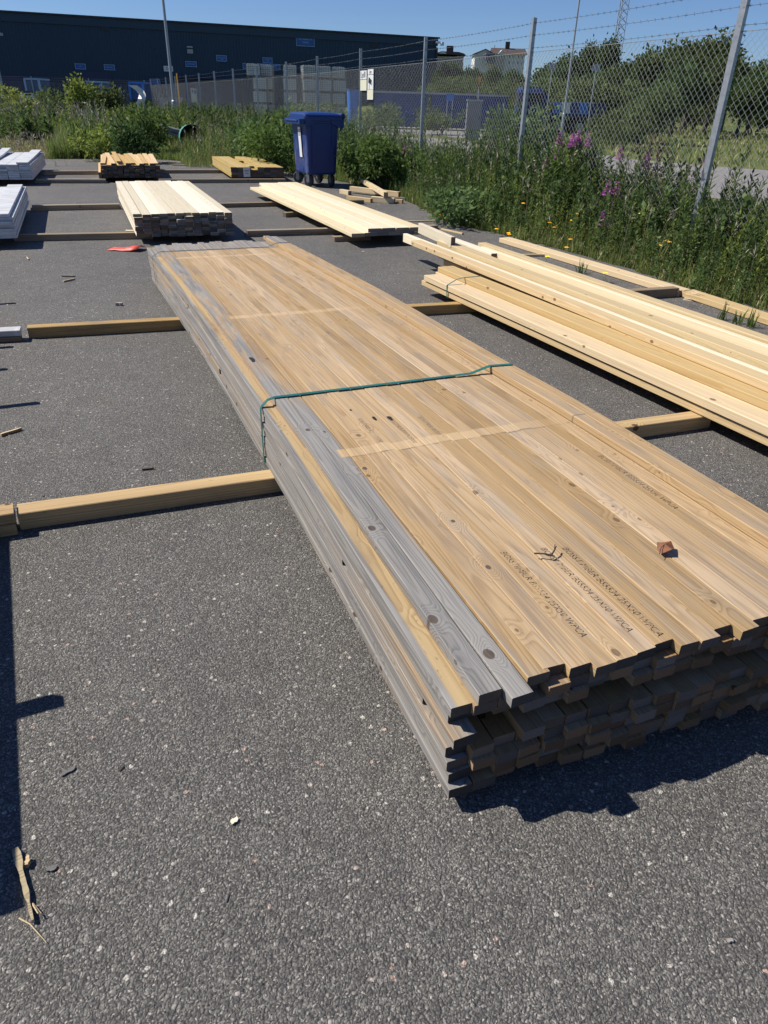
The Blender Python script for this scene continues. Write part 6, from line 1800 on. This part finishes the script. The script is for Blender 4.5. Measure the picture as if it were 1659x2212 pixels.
mb = MB(); mb.box((-0.02, 0.01, 0.12), (0.03, 0.36, 0.36), math.atan2(ax.y, ax.x)); mb.build('base', M['cone_red'], t)
# broken laths in front of the weeds
for i in range(6):
    q = at(365 + i * 11, 356 + (i % 3) * 3)
    o = chip('', 365 + i * 11, 352 + (i % 3) * 3, 0.35, 0.05, M['pale'], rng.uniform(-0.5, 0.3), 'lath_piece', 0.02)
    tag(o, ['broken pale lath nearest the raw yellow stack at the weed edge', 'broken lath second from the raw stack at the weed edge', 'broken lath third from the raw stack, under the green drum', 'broken lath fourth from the raw stack at the weed edge', 'broken lath second from the treated pack at the weed edge', 'broken lath nearest the treated pack at the weed edge'][i], 'lath', 'broken laths at the weed edge')

# ------------------------------------------------------------------ trees
def tree_meshes(kind):
    out = []
    for v in range(3):
        if kind == 'round': q, lc = crown_quads(7500, 2.6, 2.6, 3.0, 4.6, 0.34, 13, 0.35, 0.6)
        elif kind == 'tall': q, lc = crown_quads(7500, 1.9, 1.9, 4.2, 5.6, 0.32, 14, 0.35, 0.6)
        else: q, lc = crown_quads(9000, 3.2, 3.2, 2.5, 2.35, 0.30, 15, 0.35, 0.35)
        q[..., 2] = np.maximum(q[..., 2], 0.05)
        me = fast_mesh('crown', q.reshape(-1, 3), np.arange(len(q) * 4).reshape(-1, 4), [M['tree2'] if kind == 'bushy' else M['tree']])
        mb = MB(); H = lc[:, 2].max()
        mb.tube([(0, 0, -0.3), (0.1, 0.05, H * 0.35), (0.05, -0.05, H * 0.7), (0, 0, H)], [0.24, 0.18, 0.10, 0.03], 7)
        for c in lc[:7]:
            z0 = c[2] * 0.5; mb.tube([(0.08, 0, z0), (c[0] * 0.6, c[1] * 0.6, z0 + (c[2] - z0) * 0.7), tuple(c)], [0.09, 0.06, 0.02], 5)
        o = mb.build('trunk', M['bark']); tm = o.data; bpy.data.objects.remove(o)
        out.append((me, tm))
    return out
TM = {k: tree_meshes(k) for k in ('round', 'tall', 'bushy')}
def tree(label, px, py_top, Y, kind, wscale=1.0, v=0, group='trees on the hill beyond the fence'):
    p = atd(px, py_top, Y); z = hill_z(p.x, Y); h = p.z - z
    h0 = {'round': 7.6, 'tall': 9.8, 'bushy': 4.9}[kind]
    s = h / h0
    t = thing('tree', label, 'tree', (p.x, Y, z), rng.uniform(0, 6.28), group)
    t.scale = (s * wscale, s * wscale, s)
    me, tm = TM[kind][v % 3]
    put('crown', me, t); put('trunk', tm, t)
T = [
 ('wide willow bush, the nearest big one beyond the road, behind the long verge board', 1400, 168, 40, 'bushy', 1.0),
 ('second willow bush, behind the leaning fence post', 1520, 175, 72, 'bushy', 1.0),
 ('willow bush where the meadow meets the picture edge', 1660, 195, 78, 'bushy', 1.0),
 ('dense tree with the highest round head, in front of the leaning post', 1522, 56, 70, 'round', 1.25),
 ('tree shoulder just below the highest round head', 1468, 74, 73, 'round', 1.0),
 ('broad dark tree between willow and highest head', 1430, 110, 62, 'round', 1.2),
 ('dark crown filling the gap under the highest head', 1480, 120, 52, 'round', 1.2),
 ('dark tree standing before the radio mast', 1327, 66, 105, 'tall', 1.0),
 ('pointed tree beside the one before the mast', 1278, 88, 108, 'round', 0.9),
 ('lower tree at the foot of the mast tree', 1350, 115, 85, 'round', 1.1),
 ('slim tree sticking up between mast and highest head', 1408, 98, 95, 'tall', 0.8),
 ('tree behind the thin lamp post, middle height', 1240, 112, 95, 'round', 1.1),
 ('tree just to the verge side of the white house', 1190, 122, 110, 'round', 1.2),
 ('low tree under the windows of the white house', 1110, 146, 120, 'round', 1.3),
 ('low tree under the balcony of the white house', 1060, 143, 125, 'round', 1.3),
 ('tree under the gable of the white house', 1030, 140, 130, 'round', 1.2),
 ('tree in front of the dark roofed pavilion', 975, 128, 120, 'round', 1.4),
 ('tree next to the warehouse corner', 950, 136, 110, 'tall', 1.0),
 ('bush row tree behind the yield sign', 1010, 158, 75, 'bushy', 1.3),
 ('bushy tree behind the dark skips near the fence signs', 950, 165, 78, 'bushy', 1.3),
 ('bushy tree behind the truck cab', 1085, 160, 72, 'bushy', 1.3),
 ('bushy tree behind the truck bed', 1160, 158, 70, 'bushy', 1.3),
 ('bushy tree over the rear of the truck', 1240, 150, 66, 'bushy', 1.3),
 ('bushy tree between truck and wide willow', 1320, 140, 60, 'bushy', 1.3),
 ('round tree at the slope behind the second willow', 1560, 105, 60, 'round', 1.1),
 ('round tree right behind the leaning post top', 1595, 110, 66, 'round', 1.1),
 ('tree head peeping over the mesh at the picture edge', 1655, 118, 58, 'round', 1.1),
 ('lower crown beside it at the picture edge', 1625, 150, 52, 'round', 1.1),
 ('low bushy tree at the foot of the pavilion', 1000, 150, 98, 'bushy', 1.4),
 ('low bushy tree between white house and second lamp post', 1145, 150, 95, 'bushy', 1.4),
 ('low bushy tree below the mast', 1290, 128, 90, 'bushy', 1.4),
 ('background tree above the truck on the slope', 1210, 135, 84, 'round', 1.2),
]
for i, (lab, px, py, Y, kind, ws) in enumerate(T): tree(lab, px, py, Y, kind, ws, i)
# shrubs in the meadow beyond the road
for lab, px, py, Y, w_, h_ in (('low round bush in the meadow before the wide willow', 1340, 215, 33, 3.2, 1.7), ('rounded bush in front of the dark skips by the road', 960, 232, 44, 3.5, 1.6), ('spreading bush at the foot of the dark trees behind the leaning post', 1560, 225, 62, 9.0, 4.2), ('spreading bush under the highest round treetop', 1480, 220, 58, 8.0, 4.0), ('spreading bush at the tree foot by the picture edge', 1640, 228, 66, 8.0, 4.0), ('weedy bush before the totes behind the fence', 690, 240, 48, 4.0, 1.6), ('weedy bush behind the fence beyond the bin', 640, 250, 40, 3.0, 1.4), ('low bush by the light blue barrel', 820, 240, 46, 3.5, 1.5)):
    make_shrub('bush', lab, 'bush', sp_(px, py, Y), w_, h_, 1500, 0.17, 'tree2', 'bushes beyond the fence', 3, 0.45)
